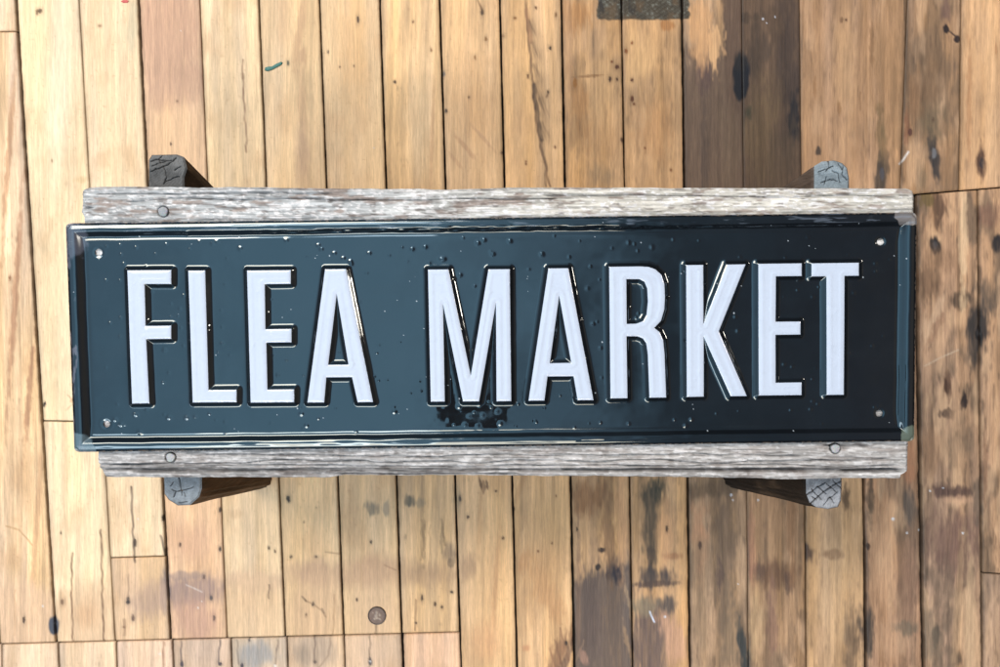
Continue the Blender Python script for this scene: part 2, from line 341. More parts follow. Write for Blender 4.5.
# coloured marks: cx, cy, rx, ry, angle(deg), photo sRGB, strength, softness(0 hard..1 soft), raggedness, seeds of the boards it lies on (None: all)
ST = [
    # reddish worn patch on the fourth board
    (172, 30, 45, 60, 0, (203, 160, 126), .85, .6, .5, {8}), (176, 85, 34, 22, 20, (198, 156, 124), .6, .6, .8, {8}),
    (160, 60, 20, 40, 0, (206, 164, 130), .5, .7, .6, {8}), (176, 150, 40, 50, 0, (232, 190, 144), .6, .8, .3, {8}),
    # left board dark streak
    (9, 150, 3.2, 110, -4, (196, 150, 108), .8, .6, .5, {3}), (15, 300, 3.5, 120, -4, (190, 142, 104), .8, .6, .5, {3}), (29, 395, 3, 60, -5, (186, 138, 100), .8, .6, .6, {3}),
    (37, 520, 3.5, 80, -4, (206, 162, 118), .7, .7, .5, {3}), (13, 60, 4, 40, -3, (208, 178, 148), .6, .7, .4, {3}),
    (64, 60, 4, 60, -3, (233, 200, 158), .5, .8, .4, {4}), (58, 100, 12, 90, -3, (255, 232, 192), .6, .9, .3, {4}), (66, 330, 14, 110, -3, (254, 228, 186), .5, .9, .3, {4}),
    (132, 25, 5, 30, -3, (214, 196, 158), .7, .7, .5, {6}), (140, 100, 3, 50, -3, (220, 196, 158), .5, .8, .4, {6}),
    (81, 180, 8, 4, 0, (222, 190, 140), .6, .6, .5, {4}), (75, 400, 6, 2.5, 15, (205, 168, 122), .7, .5, .4, {4}),
    # grey-brown streak on the sixth board
    (300, 30, 5, 45, -8, (206, 166, 122), .75, .7, .5, {10}), (303, 55, 4, 12, -2, (196, 155, 114), .7, .6, .5, {10}), (302, 110, 5, 50, 2, (210, 170, 126), .6, .8, .5, {10}),
    (303, 155, 8, 32, 2, (205, 168, 130), .6, .8, .5, {10}), (283, 20, 7, 30, 0, (218, 178, 132), .5, .8, .5, {10}),
    (353, 40, 22, 60, 0, (228, 180, 122), .5, .9, .4, {11}), (480, 110, 20, 60, 0, (216, 168, 114), .5, .9, .5, {13}), (420, 120, 14, 60, 0, (240, 205, 156), .5, .9, .4, {12}),
    (432, 140, 2, 60, -2, (206, 162, 116), .7, .5, .3, {12}), (466, 148, 2.5, 20, 40, (196, 152, 110), .6, .5, .5, {13}), (483, 138, 2, 20, 42, (198, 156, 114), .6, .5, .5, {13}), (455, 160, 2, 14, 40, (204, 160, 116), .5, .5, .5, {13}),
    # board 15 upper mottling
    (580, 110, 10, 30, 10, (192, 142, 90), .6, .8, .8, {15}), (600, 90, 14, 40, 0, (214, 170, 118), .5, .8, .7, {15}), (598, 175, 16, 9, 0, (176, 142, 102), .6, .7, .7, {15}), (590, 76, 16, 1.2, 4, (170, 128, 84), .8, .3, .3, {15}),
    (572, 15, 20, 14, 20, (190, 138, 84), .6, .8, .7, {15}), (605, 140, 20, 18, 0, (198, 152, 102), .5, .8, .8, {15}), (568, 60, 5, 60, 0, (188, 146, 104), .5, .8, .6, {15}),
    (655, 130, 20, 30, 0, (208, 156, 104), .5, .8, .8, {16}), (640, 60, 14, 26, 0, (232, 184, 126), .5, .8, .6, {16}), (668, 26, 7, 5, 0, (184, 130, 78), .7, .6, .8, {16}),
    # brown boards top right
    (712, 140, 60, 84, 0, (132, 104, 78), .92, .16, .30, {17}), (738, 30, 16, 95, 0, (124, 96, 72), .95, .18, .25, {17}), (703, 74, 8, 14, 0, (118, 90, 74), .8, .5, .5, {17}), (715, 48, 8, 17, 0, (214, 166, 112), .8, .3, .9, {17}),
    (698, 25, 14, 30, 0, (208, 158, 104), .8, .5, .5, {17}), (704, 165, 4, 60, 0, (112, 90, 72), .5, .7, .6, {17}), (730, 140, 10, 40, 0, (140, 112, 82), .5, .7, .7, {17}),
    (770, 60, 60, 150, 0, (120, 92, 66), .95, .25, .2, {18}), (790, 60, 14, 90, 0, (92, 72, 58), .65, .8, .6, {18}), (757, 50, 12, 18, 0, (94, 74, 56), .6, .7, .7, {18}), (760, 140, 18, 45, 0, (138, 108, 72), .6, .8, .8, {18}),
    (794, 118, 6, 22, 0, (62, 54, 50), .8, .6, .6, {18}), (748, 112, 8, 8, 20, (88, 78, 54), .7, .6, .8, {18}), (772, 20, 10, 20, 20, (102, 78, 56), .6, .7, .7, {18}), (781, 170, 18, 30, 0, (112, 88, 62), .5, .7, .8, {18}),
    (744, 18, 20, 4, 10, (86, 68, 50), .5, .7, .7, {18}),
    (741, 78, 8.5, 24, -2, (42, 42, 46), 1.0, .14, .22, {17, 18}), (741, 62, 7, 10, 0, (66, 56, 48), .6, .6, .5, {17, 18}),
    # board 19, 20 (upper right)
    (882, 140, 5, 32, 2, (138, 110, 72), .8, .5, .5, {19}), (881, 172, 7, 18, 0, (90, 76, 62), .8, .5, .5, {19}), (882, 174, 2.6, 5, 0, (112, 104, 100), .8, .3, .2, {19}), (884, 60, 15, 70, 0, (178, 134, 88), .6, .8, .6, {19}),
    (872, 45, 3, 16, 0, (158, 116, 74), .7, .5, .4, {19}), (896, 110, 8, 70, 0, (166, 126, 84), .6, .8, .6, {19}), (818, 151, 3, 4, 0, (92, 74, 60), .9, .3, .3, {19}), (845, 60, 12, 60, 0, (210, 162, 110), .5, .8, .5, {19}), (866, 90, 1, 90, 0, (170, 128, 84), .5, .5, .4, {19}),
    (842, 20, 2, 3, 0, (140, 100, 66), .8, .4, .3, {19}), (815, 88, 2, 8, 0, (172, 124, 76), .7, .5, .4, {19}), (839, 108, 2, 6, 0, (166, 120, 74), .7, .5, .4, {19}),
    (934, 155, 5, 20, 8, (70, 62, 56), .9, .4, .35, {20}), (934, 153, 2.6, 4.5, 0, (140, 130, 118), .8, .3, .2, {20}), (932, 120, 14, 20, 0, (128, 104, 74), .7, .7, .7, {20}), (935, 75, 16, 18, 0, (136, 104, 72), .6, .8, .7, {20}),
    (945, 12, 5, 12, 0, (128, 96, 76), .7, .6, .5, {20}), (946, 29, 3.2, 3.6, 0, (58, 42, 38), 1, .25, .3, {20}), (957, 39, 3.5, 2.8, 20, (66, 48, 42), 1, .3, .3, {20}), (907, 60, 2, 50, 2, (132, 102, 72), .7, .5, .5, {20, 19}),
    (907, 130, 3, 14, 0, (140, 92, 62), .7, .6, .6, {20}), (915, 95, 8, 16, 0, (146, 108, 72), .6, .8, .8, {20}), (910, 132, 2.2, 3, 0, (96, 54, 44), .9, .3, .3, {20}), (922, 178, 6, 12, 0, (150, 122, 88), .5, .8, .6, {20}), (948, 170, 8, 18, 0, (168, 126, 84), .5, .8, .6, {20}),
    (982, 163, 5, 14, 0, (110, 76, 54), .9, .5, .3, {21}), (982, 163, 2.5, 5, 0, (64, 56, 58), .9, .4, .3, {21}), (969, 95, 3, 50, 0, (196, 142, 90), .6, .7, .5, {21}), (996, 50, 1.5, 6, 0, (188, 134, 82), .7, .5, .4, {21}), (990, 100, 6, 90, 0, (232, 182, 126), .5, .9, .4, {21}),
    # mid right boards
    (935, 246, 6, 8, 0, (58, 50, 46), .9, .45, .35, {25}), (935, 245, 2.6, 4, 0, (104, 92, 84), .8, .4, .2, {25}), (997, 243, 5, 7, 0, (62, 54, 50), .9, .45, .35, {26}), (978, 332, 12, 30, 0, (84, 72, 62), .85, .65, .6, {25, 26}), (979, 334, 3.6, 8, 0, (40, 38, 38), .95, .35, .3, {25, 26}), (979, 333, 1.6, 3.6, 0, (150, 142, 132), .8, .3, .2, {25, 26}),
    (942, 208, 10, 14, 0, (108, 78, 56), .7, .5, .8, {25}), (928, 200, 6, 8, 0, (130, 104, 58), .7, .4, .8, {25}), (925, 285, 14, 12, 0, (122, 92, 66), .6, .7, .7, {25}), (960, 300, 12, 7, 15, (94, 74, 56), .7, .6, .8, {25}), (945, 260, 18, 14, 0, (148, 112, 80), .5, .7, .7, {25}),
    (932, 322, 8, 20, -20, (206, 166, 126), .7, .6, .7, {25}), (963, 240, 4.5, 60, 0, (210, 172, 128), .7, .6, .4, {25}), (935, 330, 4, 16, -25, (150, 108, 78), .6, .5, .7, {25}), (947, 388, 5, 12, 0, (98, 68, 50), .8, .55, .6, {25}), (964, 401, 3.5, 7, 0, (56, 42, 40), .9, .5, .5, {25}), (947, 412, 9, 5, 10, (92, 70, 56), .8, .5, .8, {25}),
    (940, 350, 22, 20, 0, (202, 158, 116), .5, .8, .7, {25}), (990, 300, 12, 14, 0, (104, 88, 72), .6, .7, .6, {26}), (930, 455, 14, 18, 0, (172, 130, 92), .5, .8, .6, {25}), (955, 440, 10, 40, 0, (196, 154, 112), .5, .8, .6, {25}), (990, 215, 12, 10, 0, (146, 106, 80), .6, .7, .7, {26}),
    # lower right boards
    (950, 492, 26, 6, -8, (108, 80, 66), .8, .6, .5, {25}), (962, 500, 20, 4, 0, (214, 166, 124), .5, .6, .6, {25}), (952, 540, 28, 30, 0, (136, 102, 82), .75, .7, .5, {25}), (948, 590, 16, 30, 0, (134, 108, 84), .6, .8, .6, {25}), (936, 636, 4, 10, 0, (86, 76, 62), .8, .5, .5, {25}), (958, 600, 4, 70, -4, (178, 142, 104), .6, .6, .4, {25}),
    (930, 640, 12, 25, 0, (140, 116, 90), .6, .7, .6, {25}), (970, 620, 6, 60, 0, (196, 158, 116), .6, .8, .5, {25}), (978, 500, 6, 20, 0, (120, 100, 80), .6, .7, .6, {25, 26}), (985, 470, 3, 30, 0, (150, 108, 78), .6, .6, .5, {26}),
    (910, 505, 10, 16, 0, (112, 96, 80), .65, .7, .7, {24}), (871, 500, 4, 18, 0, (104, 82, 60), .8, .55, .5, {24}), (908, 460, 8, 18, 0, (186, 128, 86), .6, .7, .6, {24}), (885, 560, 14, 50, 0, (204, 156, 112), .6, .8, .6, {24}), (905, 590, 14, 40, 0, (158, 118, 88), .6, .8, .6, {24}), (895, 640, 20, 16, 0, (196, 152, 112), .5, .7, .6, {24}),
    (866, 630, 8, 24, 0, (88, 74, 62), .75, .6, .6, {23, 24}), (905, 628, 10, 6, 0, (128, 108, 84), .6, .6, .8, {24}), (865, 560, 4, 40, 0, (134, 102, 76), .6, .7, .5, {24}), (868, 547, 2, 3, 0, (72, 52, 40), .9, .4, .4, {24}),
    (833, 554, 11, 4.6, 0, (136, 98, 64), .9, .5, .3, {23}), (806, 554, 7, 8, 0, (126, 96, 70), .9, .5, .4, {23}), (846, 497, 4, 12, 0, (120, 92, 62), .9, .5, .4, {23}), (850, 640, 8, 30, 0, (126, 100, 74), .7, .6, .4, {23}), (835, 600, 14, 60, 0, (220, 178, 128), .4, .9, .5, {23}),
    # boards 17, 18 lower
    (725, 530, 12, 70, -2, (140, 112, 84), .7, .8, .6, {17}), (700, 540, 8, 40, 0, (196, 144, 100), .6, .8, .6, {17}), (712, 488, 30, 8, 8, (120, 94, 66), .6, .7, .6, {17}), (700, 600, 12, 50, 0, (156, 126, 92), .6, .8, .6, {17}), (720, 575, 4, 12, 0, (112, 88, 74), .6, .6, .6, {17}), (700, 545, 1.8, 3.5, 0, (92, 66, 52), .9, .4, .3, {17}), (743, 645, 6, 26, 8, (82, 78, 68), .85, .6, .5, {17, 18}), (728, 640, 9, 40, 0, (136, 112, 84), .6, .8, .6, {17}),
    (770, 574, 30, 10, 0, (134, 98, 68), .7, .7, .7, {18}), (789, 582, 5, 9, 0, (98, 76, 66), .7, .6, .5, {18}), (758, 572, 7, 8, 0, (116, 88, 68), .6, .6, .6, {18}), (772, 622, 6, 34, 0, (150, 112, 84), .7, .5, .4, {18}), (756, 630, 7, 36, 0, (192, 154, 106), .5, .7, .5, {18}), (792, 530, 6, 50, 0, (158, 116, 76), .6, .7, .4, {18}),
    (752, 545, 5, 30, 0, (184, 132, 94), .6, .7, .5, {18}), (768, 510, 16, 30, 0, (196, 150, 104), .5, .8, .5, {18}),
    # board 15, 16 lower
    (602, 650, 70, 72, 0, (134, 110, 88), .93, .16, .12, {15}), (618, 573, 10, 9, 0, (62, 56, 60), .9, .5, .5, {15, 16}), (628, 600, 6, 50, 0, (126, 108, 92), .5, .8, .5, {15}), (590, 620, 12, 50, 0, (118, 96, 80), .6, .8, .5, {15}), (580, 568, 3, 6, 0, (210, 164, 116), .5, .6, .6, {15}), (590, 500, 24, 12, 10, (158, 112, 70), .6, .7, .7, {15}), (608, 530, 8, 40, 0, (150, 112, 76), .6, .8, .6, {15}),
    (622, 520, 6, 50, 0, (208, 160, 112), .6, .8, .5, {15}), (602, 550, 3.4, 2.2, 0, (72, 52, 42), .95, .35, .3, {15}), (598, 567, 3, 2.6, 0, (62, 46, 40), .95, .35, .3, {15}), (583, 658, 5, 7, 20, (190, 146, 114), .6, .4, .6, {15}), (632, 620, 2.5, 34, 10, (206, 168, 122), .5, .5, .6, {15}), (628, 645, 3, 18, 14, (188, 150, 108), .6, .5, .6, {15}), (578, 600, 3, 60, 0, (150, 116, 88), .5, .6, .5, {15}),
    (652, 492, 16, 16, 0, (92, 84, 64), .85, .5, .6, {16}), (651, 530, 9, 34, 0, (118, 98, 74), .8, .6, .5, {16}), (651, 558, 4, 9, 0, (94, 76, 62), .7, .5, .5, {16}), (652, 577, 18, 9, 0, (104, 88, 76), .8, .6, .6, {16}), (655, 584, 24, 2.5, 3, (112, 88, 72), .7, .5, .4, {16}), (650, 640, 22, 44, 0, (138, 112, 92), .85, .45, .4, {16}), (668, 607, 10, 8, 0, (112, 96, 82), .75, .6, .6, {16}), (646, 606, 18, 8, 0, (166, 142, 108), .7, .6, .6, {16}),
    (672, 640, 12, 24, 20, (214, 166, 126), .7, .4, .5, {16}), (672, 556, 10, 3, 0, (170, 122, 84), .6, .6, .5, {16}), (665, 530, 8, 30, 0, (226, 172, 120), .5, .8, .5, {16}), (636, 520, 4, 40, 0, (196, 152, 102), .5, .7, .5, {16}),
    # boards 13, 14 lower
    (560, 655, 9, 26, -28, (150, 108, 76), .65, .5, .9, {14}), (566, 660, 4, 18, -22, (96, 68, 56), .7, .5, .7, {14}), (548, 590, 12, 30, 25, (200, 146, 96), .5, .8, .8, {14}), (524, 560, 6, 14, -20, (196, 144, 94), .5, .7, .7, {14}), (545, 570, 20, 40, 0, (214, 166, 112), .5, .8, .6, {14}), (526, 648, 4, 4, 0, (204, 144, 98), .6, .6, .4, {14}), (550, 520, 20, 30, 0, (222, 178, 122), .5, .9, .5, {14}), (520, 488, 3, 18, -20, (196, 150, 100), .5, .5, .5, {14}),
    (496, 580, 3, 60, -4, (204, 154, 104), .55, .6, .4, {13}), (480, 520, 3, 40, -2, (204, 158, 108), .5, .6, .4, {13}), (470, 566, 14, 14, 0, (178, 142, 106), .55, .8, .7, {13, 12}), (490, 640, 16, 20, 0, (222, 168, 118), .5, .8, .5, {13}), (452, 554, 9, 10, 0, (150, 124, 96), .65, .7, .7, {12}),
    # worn grey band across the lower floor
    (415, 575, 50, 14, 0, (184, 148, 110), .6, .8, .5, {12}), (372, 572, 40, 18, 3, (206, 166, 126), .7, .7, .4, {11}), (376, 610, 30, 38, 0, (220, 182, 140), .5, .8, .4, {11}), (316, 574, 34, 16, -3, (204, 166, 128), .75, .6, .4, {10}), (316, 610, 34, 46, 0, (216, 178, 136), .6, .5, .3, {10}),
    (256, 582, 34, 10, 0, (212, 176, 140), .65, .6, .7, {9}), (256, 615, 34, 50, 0, (228, 192, 148), .6, .4, .3, {9}), (190, 592, 34, 18, 4, (172, 142, 122), .85, .55, .45, {8}), (184, 576, 22, 5, 0, (160, 136, 120), .6, .5, .5, {8}), (196, 620, 26, 22, 0, (198, 156, 128), .7, .7, .5, {8}), (193, 545, 26, 26, 0, (212, 168, 132), .6, .8, .6, {8}), (165, 590, 6, 22, 0, (132, 118, 112), .7, .6, .6, {7, 8}),
    (150, 600, 22, 18, 0, (192, 160, 132), .75, .8, .6, {7}), (128, 585, 20, 12, 0, (214, 178, 140), .5, .8, .5, {7}), (88, 618, 34, 38, 0, (226, 190, 148), .7, .25, .2, {5}), (20, 618, 45, 40, 0, (228, 190, 150), .7, .25, .2, {3}), (62, 600, 4, 14, 0, (206, 168, 126), .6, .7, .4, {5}), (88, 615, 14, 14, 0, (214, 172, 128), .5, .8, .5, {5}), (81, 545, 20, 40, 0, (252, 224, 180), .5, .9, .4, {5}),
    (258, 655, 22, 16, 0, (168, 160, 148), .8, .6, .5, {35}), (318, 650, 24, 18, 0, (192, 164, 132), .7, .7, .6, {36}), (300, 655, 10, 12, 0, (168, 144, 116), .6, .7, .6, {36}), (202, 650, 26, 20, 0, (206, 176, 148), .5, .8, .5, {34}), (375, 655, 20, 14, 0, (220, 184, 146), .5, .8, .5, {37}),
    (430, 650, 20, 12, 0, (236, 188, 144), .5, .8, .5, {38}),
    # grey oval stains with nail, tar-like smudges
    (54, 625, 5.6, 9.5, 0, (92, 94, 100), .95, .25, .25, {3, 5}), (371, 508, 6, 8, 0, (148, 132, 106), .75, .5, .8, {11}), (386, 510, 4, 9, 0, (152, 138, 116), .65, .5, .8, {11}), (409, 501, 6, 7, 20, (120, 108, 86), .8, .5, .7, {12}), (420, 502, 4, 5, 0, (156, 138, 108), .6, .6, .8, {12}), (457, 500, 5, 14, 0, (178, 154, 118), .6, .7, .6, {12, 13}), (424, 540, 2, 26, -1, (150, 122, 84), .6, .5, .9, {12}), (442, 538, 2, 16, -3, (142, 118, 84), .65, .5, .9, {12}), (450, 563, 4, 5, 0, (120, 98, 74), .6, .5, .7, {12}),
    (235, 514, 10, 5, 0, (222, 186, 142), .6, .7, .8, {9}), (483, 486, 3, 6, 0, (130, 96, 66), .7, .4, .8, {13}), (480, 482, 1.4, 7, 10, (96, 66, 44), .8, .4, .6, {13}), (487, 484, 1.2, 5, 10, (96, 66, 44), .8, .4, .6, {13}),
]
# rectangle of old tape or glue at the top edge
def tape_mask(px, py):
    n = (fbm(px / 7, py / 5, 91) - .5) * 7
    ins = np.minimum(np.minimum(px - 597 + n * .5, 690 + n * .6 - px), 20 + n * .4 - py)
    return sstep(-.6, 1.4, ins) * (py > -60)

# dark pin holes and specks: x, y, r, photo sRGB
DOTS = [(40, 11, 3, (120, 92, 56)), (37, 12, 2, (140, 106, 66)), (100, 26, 2, (190, 150, 110)), (52, 161, 1.3, (150, 110, 60)), (171, 144, 1.3, (90, 60, 40)), (177, 101, 1.4, (150, 110, 80)), (288, 63, 2.2, (84, 86, 60)),
        (328, 52, 1.4, (72, 48, 34)), (358, 20, 1.8, (82, 58, 38)), (340, 67, 1.1, (130, 88, 54)), (354, 66, 1.1, (130, 88, 54)), (395, 82, 1.7, (70, 44, 26)), (413, 22, 1.5, (140, 96, 54)), (431, 50, 1.6, (164, 118, 70)),
        (482, 12, 2.4, (72, 50, 34)), (486, 39, 2, (160, 112, 60)), (475, 57, 1.4, (176, 128, 76)), (469, 97, 1.5, (140, 100, 62)), (446, 111, 2.2, (92, 72, 52)), (444, 74, 2, (150, 132, 112)), (515, 18, 1.8, (146, 96, 46)), (536, 8, 1.8, (120, 82, 44)), (550, 48, 2.2, (56, 38, 28)), (556, 15, 1.6, (140, 98, 54)), (528, 76, 1.4, (130, 92, 56)), (548, 92, 1.8, (100, 74, 46)), (555, 147, 1.7, (136, 84, 48)), (526, 163, 1.2, (160, 112, 70)), (503, 36, 2.4, (190, 146, 100)), (502, 153, 2, (140, 106, 76)),
        (617, 67, 2.8, (110, 62, 34)), (610, 79, 2, (80, 44, 26)), (617, 79, 1.6, (92, 52, 30)), (632, 80, 2, (112, 60, 34)), (632, 43, 1.8, (168, 106, 58)), (626, 51, 2.4, (162, 104, 56)), (632, 99, 2, (126, 72, 40)), (634, 104, 1.8, (140, 84, 44)), (612, 62, 1.4, (150, 94, 52)), (575, 83, 3, (176, 122, 62)), (622, 140, 2, (124, 88, 58)), (645, 148, 1.2, (168, 112, 70)), (671, 170, 1.6, (170, 116, 70)),
        (61, 533, 1.3, (60, 44, 32)), (24, 620, 1.8, (90, 66, 46)), (62, 602, 2.4, (150, 116, 84)), (128, 602, 2.8, (62, 52, 48)), (128, 599, 2, (70, 60, 54)), (133, 618, 2.4, (130, 100, 80)), (163, 518, 2, (84, 62, 44)), (135, 543, 2.6, (92, 70, 54)), (124, 627, 1.5, (150, 110, 80)),
        (180, 545, 1.8, (90, 62, 46)), (220, 549, 2, (70, 52, 40)), (220, 510, 1.4, (90, 66, 50)), (211, 598, 2.4, (96, 84, 82)), (204, 577, 1.6, (130, 100, 84)), (214, 618, 1.6, (110, 86, 72)), (269, 548, 1.7, (110, 84, 56)), (275, 551, 1.0, (130, 100, 70)), (288, 498, 3.0, (26, 20, 16)), (289, 501, 1.8, (40, 30, 24)), (291, 557, 2, (104, 80, 56)), (316, 557, 1.8, (108, 82, 56)), (313, 604, 1.9, (60, 50, 40)), (316, 508, 1.0, (170, 130, 90)), (304, 522, 1.0, (160, 120, 84)),
        (371, 542, 1.8, (64, 40, 28)), (357, 600, 1.4, (90, 64, 44)), (422, 598, 1.9, (78, 52, 32)), (435, 604, 1.8, (84, 56, 34)), (442, 607, 1.9, (80, 54, 34)), (452, 592, 1.9, (78, 52, 34)), (416, 623, 1.6, (84, 56, 36)), (460, 499, 2.2, (60, 46, 34)), (468, 517, 1.6, (84, 54, 34)), (503, 538, 1.8, (122, 82, 44)), (514, 509, 1.3, (90, 60, 40)), (496, 491, 1.4, (90, 60, 40)),
        (566, 643, 2.8, (52, 42, 36)), (556, 496, 1.2, (160, 110, 66)), (577, 529, 1.2, (70, 50, 34)), (667, 529, 1.5, (80, 52, 36)), (538, 551, 1.2, (160, 110, 70)), (552, 543, 1.3, (150, 104, 64)),
        (370, 662, 2.4, (90, 84, 86)), (182, 664, 2.8, (74, 64, 74)), (220, 664, 2.6, (80, 64, 72)), (242, 666, 2.4, (70, 60, 72)), (315, 662, 2.0, (90, 72, 60)), (249, 640, 1.4, (90, 80, 76)), (306, 615, 1.2, (120, 90, 60)), (846, 20, 1.5, (132, 92, 60)), (933, 120, 1.2, (120, 90, 64)), (44, 405, 1.2, (60, 44, 30)), (45, 404, 1.4, (60, 44, 34)), (10, 278, 1.6, (170, 120, 80))]
# pale flecks of dust and paint
WDOTS = [(55, 624, 1.6), (370, 661.5, 1.3), (275, 666, 2.0), (160, 654, 1.6), (43, 606, 1.3), (138, 519, 1.0), (893, 519, 2.0), (907, 533, 1.2), (963, 533, 1.4), (665, 617, 1.6), (374, 148, 1.0), (763, 19, 1.2), (767, 23, 1.0), (775, 17, 1.0), (181, 31, .9), (731, 495, 1.6), (733, 500, 1.3), (758, 500, 1.2), (738, 584, 1.1), (930, 491, 1.4), (943, 488, 1.2), (919, 530, 1.3), (921, 548, 1.1), (198, 608, 1.0), (202, 601, .8)]
# cracks and scratches: points, half width, photo sRGB, strength
CR = [
    ([(243, 60), (243, 90), (245, 120), (247, 152)], .7, (132, 92, 62), .8), ([(243, 74), (243, 78)], 1.6, (150, 116, 80), .7),
    ([(131.6, 487), (133, 530), (134, 558), (135, 562)], .8, (82, 62, 46), .9), ([(161, 536), (165, 556)], .9, (60, 46, 36), .9), ([(72, 553), (71.5, 590), (73, 641)], .7, (120, 86, 56), .85), ([(101, 530), (102, 583), (103.8, 641)], .8, (110, 76, 46), .85), ([(124, 620), (125, 635)], 1.6, (150, 116, 84), .6),
    ([(15, 590), (15, 635)], .6, (190, 150, 108), .5), ([(6, 526), (20, 530), (32, 545)], .5, (190, 150, 100), .7), ([(128, 575), (129, 600)], .5, (160, 128, 100), .5),
    ([(525, 0), (527, 30), (531, 60), (533, 95), (537, 130), (543, 155), (550, 186)], 1.0, (120, 88, 60), .85),
    ([(533, 85), (538, 120), (541, 140)], 2.0, (80, 60, 46), .85), ([(526, 10), (529, 30), (531, 42)], 2.2, (168, 120, 84), .6), ([(541, 140), (546, 165), (546, 186)], 1.0, (96, 72, 52), .7),
    ([(477, 0), (483, 13)], .7, (120, 84, 50), .8), ([(548, 92), (547, 97)], .7, (110, 80, 50), .8),
    ([(303, 597), (306, 601)], .8, (96, 74, 52), .8), ([(306, 601), (313, 604), (322, 611), (326, 617)], .45, (150, 116, 80), .7), ([(322, 609), (324, 613)], .7, (96, 74, 52), .8), ([(269, 585), (269, 598)], .7, (100, 74, 50), .8), ([(335, 595), (333, 634)], .5, (170, 132, 92), .6), ([(325, 552), (340, 554)], .5, (160, 120, 84), .7), ([(385, 565), (396, 570)], .5, (160, 120, 84), .6),
    ([(376, 625), (376, 634)], .7, (84, 60, 40), .8), ([(370, 636), (370, 660)], .5, (120, 96, 70), .8), ([(181, 641), (182, 662)], .6, (100, 84, 76), .85), ([(220, 640), (219, 662)], .8, (90, 78, 74), .85), ([(237, 640), (239, 664)], .6, (130, 110, 90), .8), ([(278, 640), (276, 664)], .6, (130, 110, 90), .8), ([(315, 636), (315, 662)], .5, (120, 96, 76), .8), ([(163.5, 642), (164, 667)], .7, (150, 96, 60), .8), ([(416, 600), (415, 630)], .7, (130, 96, 64), .7), ([(331, 636), (329, 655), (320, 667)], .5, (150, 120, 90), .6),
    ([(650, 612), (654, 622)], .55, (240, 232, 220), .9), ([(899, 164), (903, 160), (909, 152)], .6, (232, 214, 190), .9), ([(924, 366), (940, 358), (958, 350)], .4, (208, 176, 140), .8), ([(186, 585), (202, 592)], .4, (220, 200, 180), .7),
    ([(422, 520), (421, 560)], .5, (150, 118, 80), .6), ([(430, 525), (429, 575)], .4, (176, 140, 98), .6), ([(350, 490), (349, 560)], .4, (196, 158, 112), .6), ([(362, 520), (361, 590)], .4, (206, 168, 120), .6), ([(442, 520), (445, 545)], 1.0, (140, 112, 76), .6), ([(424, 525), (423, 550)], .8, (140, 112, 76), .6),
    ([(576, 662), (584, 640)], .5, (190, 150, 110), .4), ([(946, 29), (957, 38)], .5, (70, 52, 44), .9), ([(860, 92), (860, 110)], .5, (160, 118, 76), .6), ([(68, 395), (74, 402), (66, 410)], .5, (190, 150, 108), .5),
    ([(555, 640), (563, 667)], .8, (130, 92, 66), .7), ([(550, 648), (556, 667)], .7, (150, 106, 74), .6), ([(560, 628), (569, 660)], .7, (140, 98, 70), .6), ([(96, 245), (97, 300)], .4, (210, 172, 124), .4),
]

def seg_d(px, py, pts):
    d = np.full(px.shape, 1e9)
    for (x0, y0), (x1, y1) in zip(pts[:-1], pts[1:]):
        vx, vy = x1 - x0, y1 - y0
        t = np.clip(((px - x0) * vx + (py - y0) * vy) / (vx * vx + vy * vy + 1e-9), 0, 1)
        d = np.minimum(d, np.hypot(px - x0 - t * vx, py - y0 - t * vy))
    return d

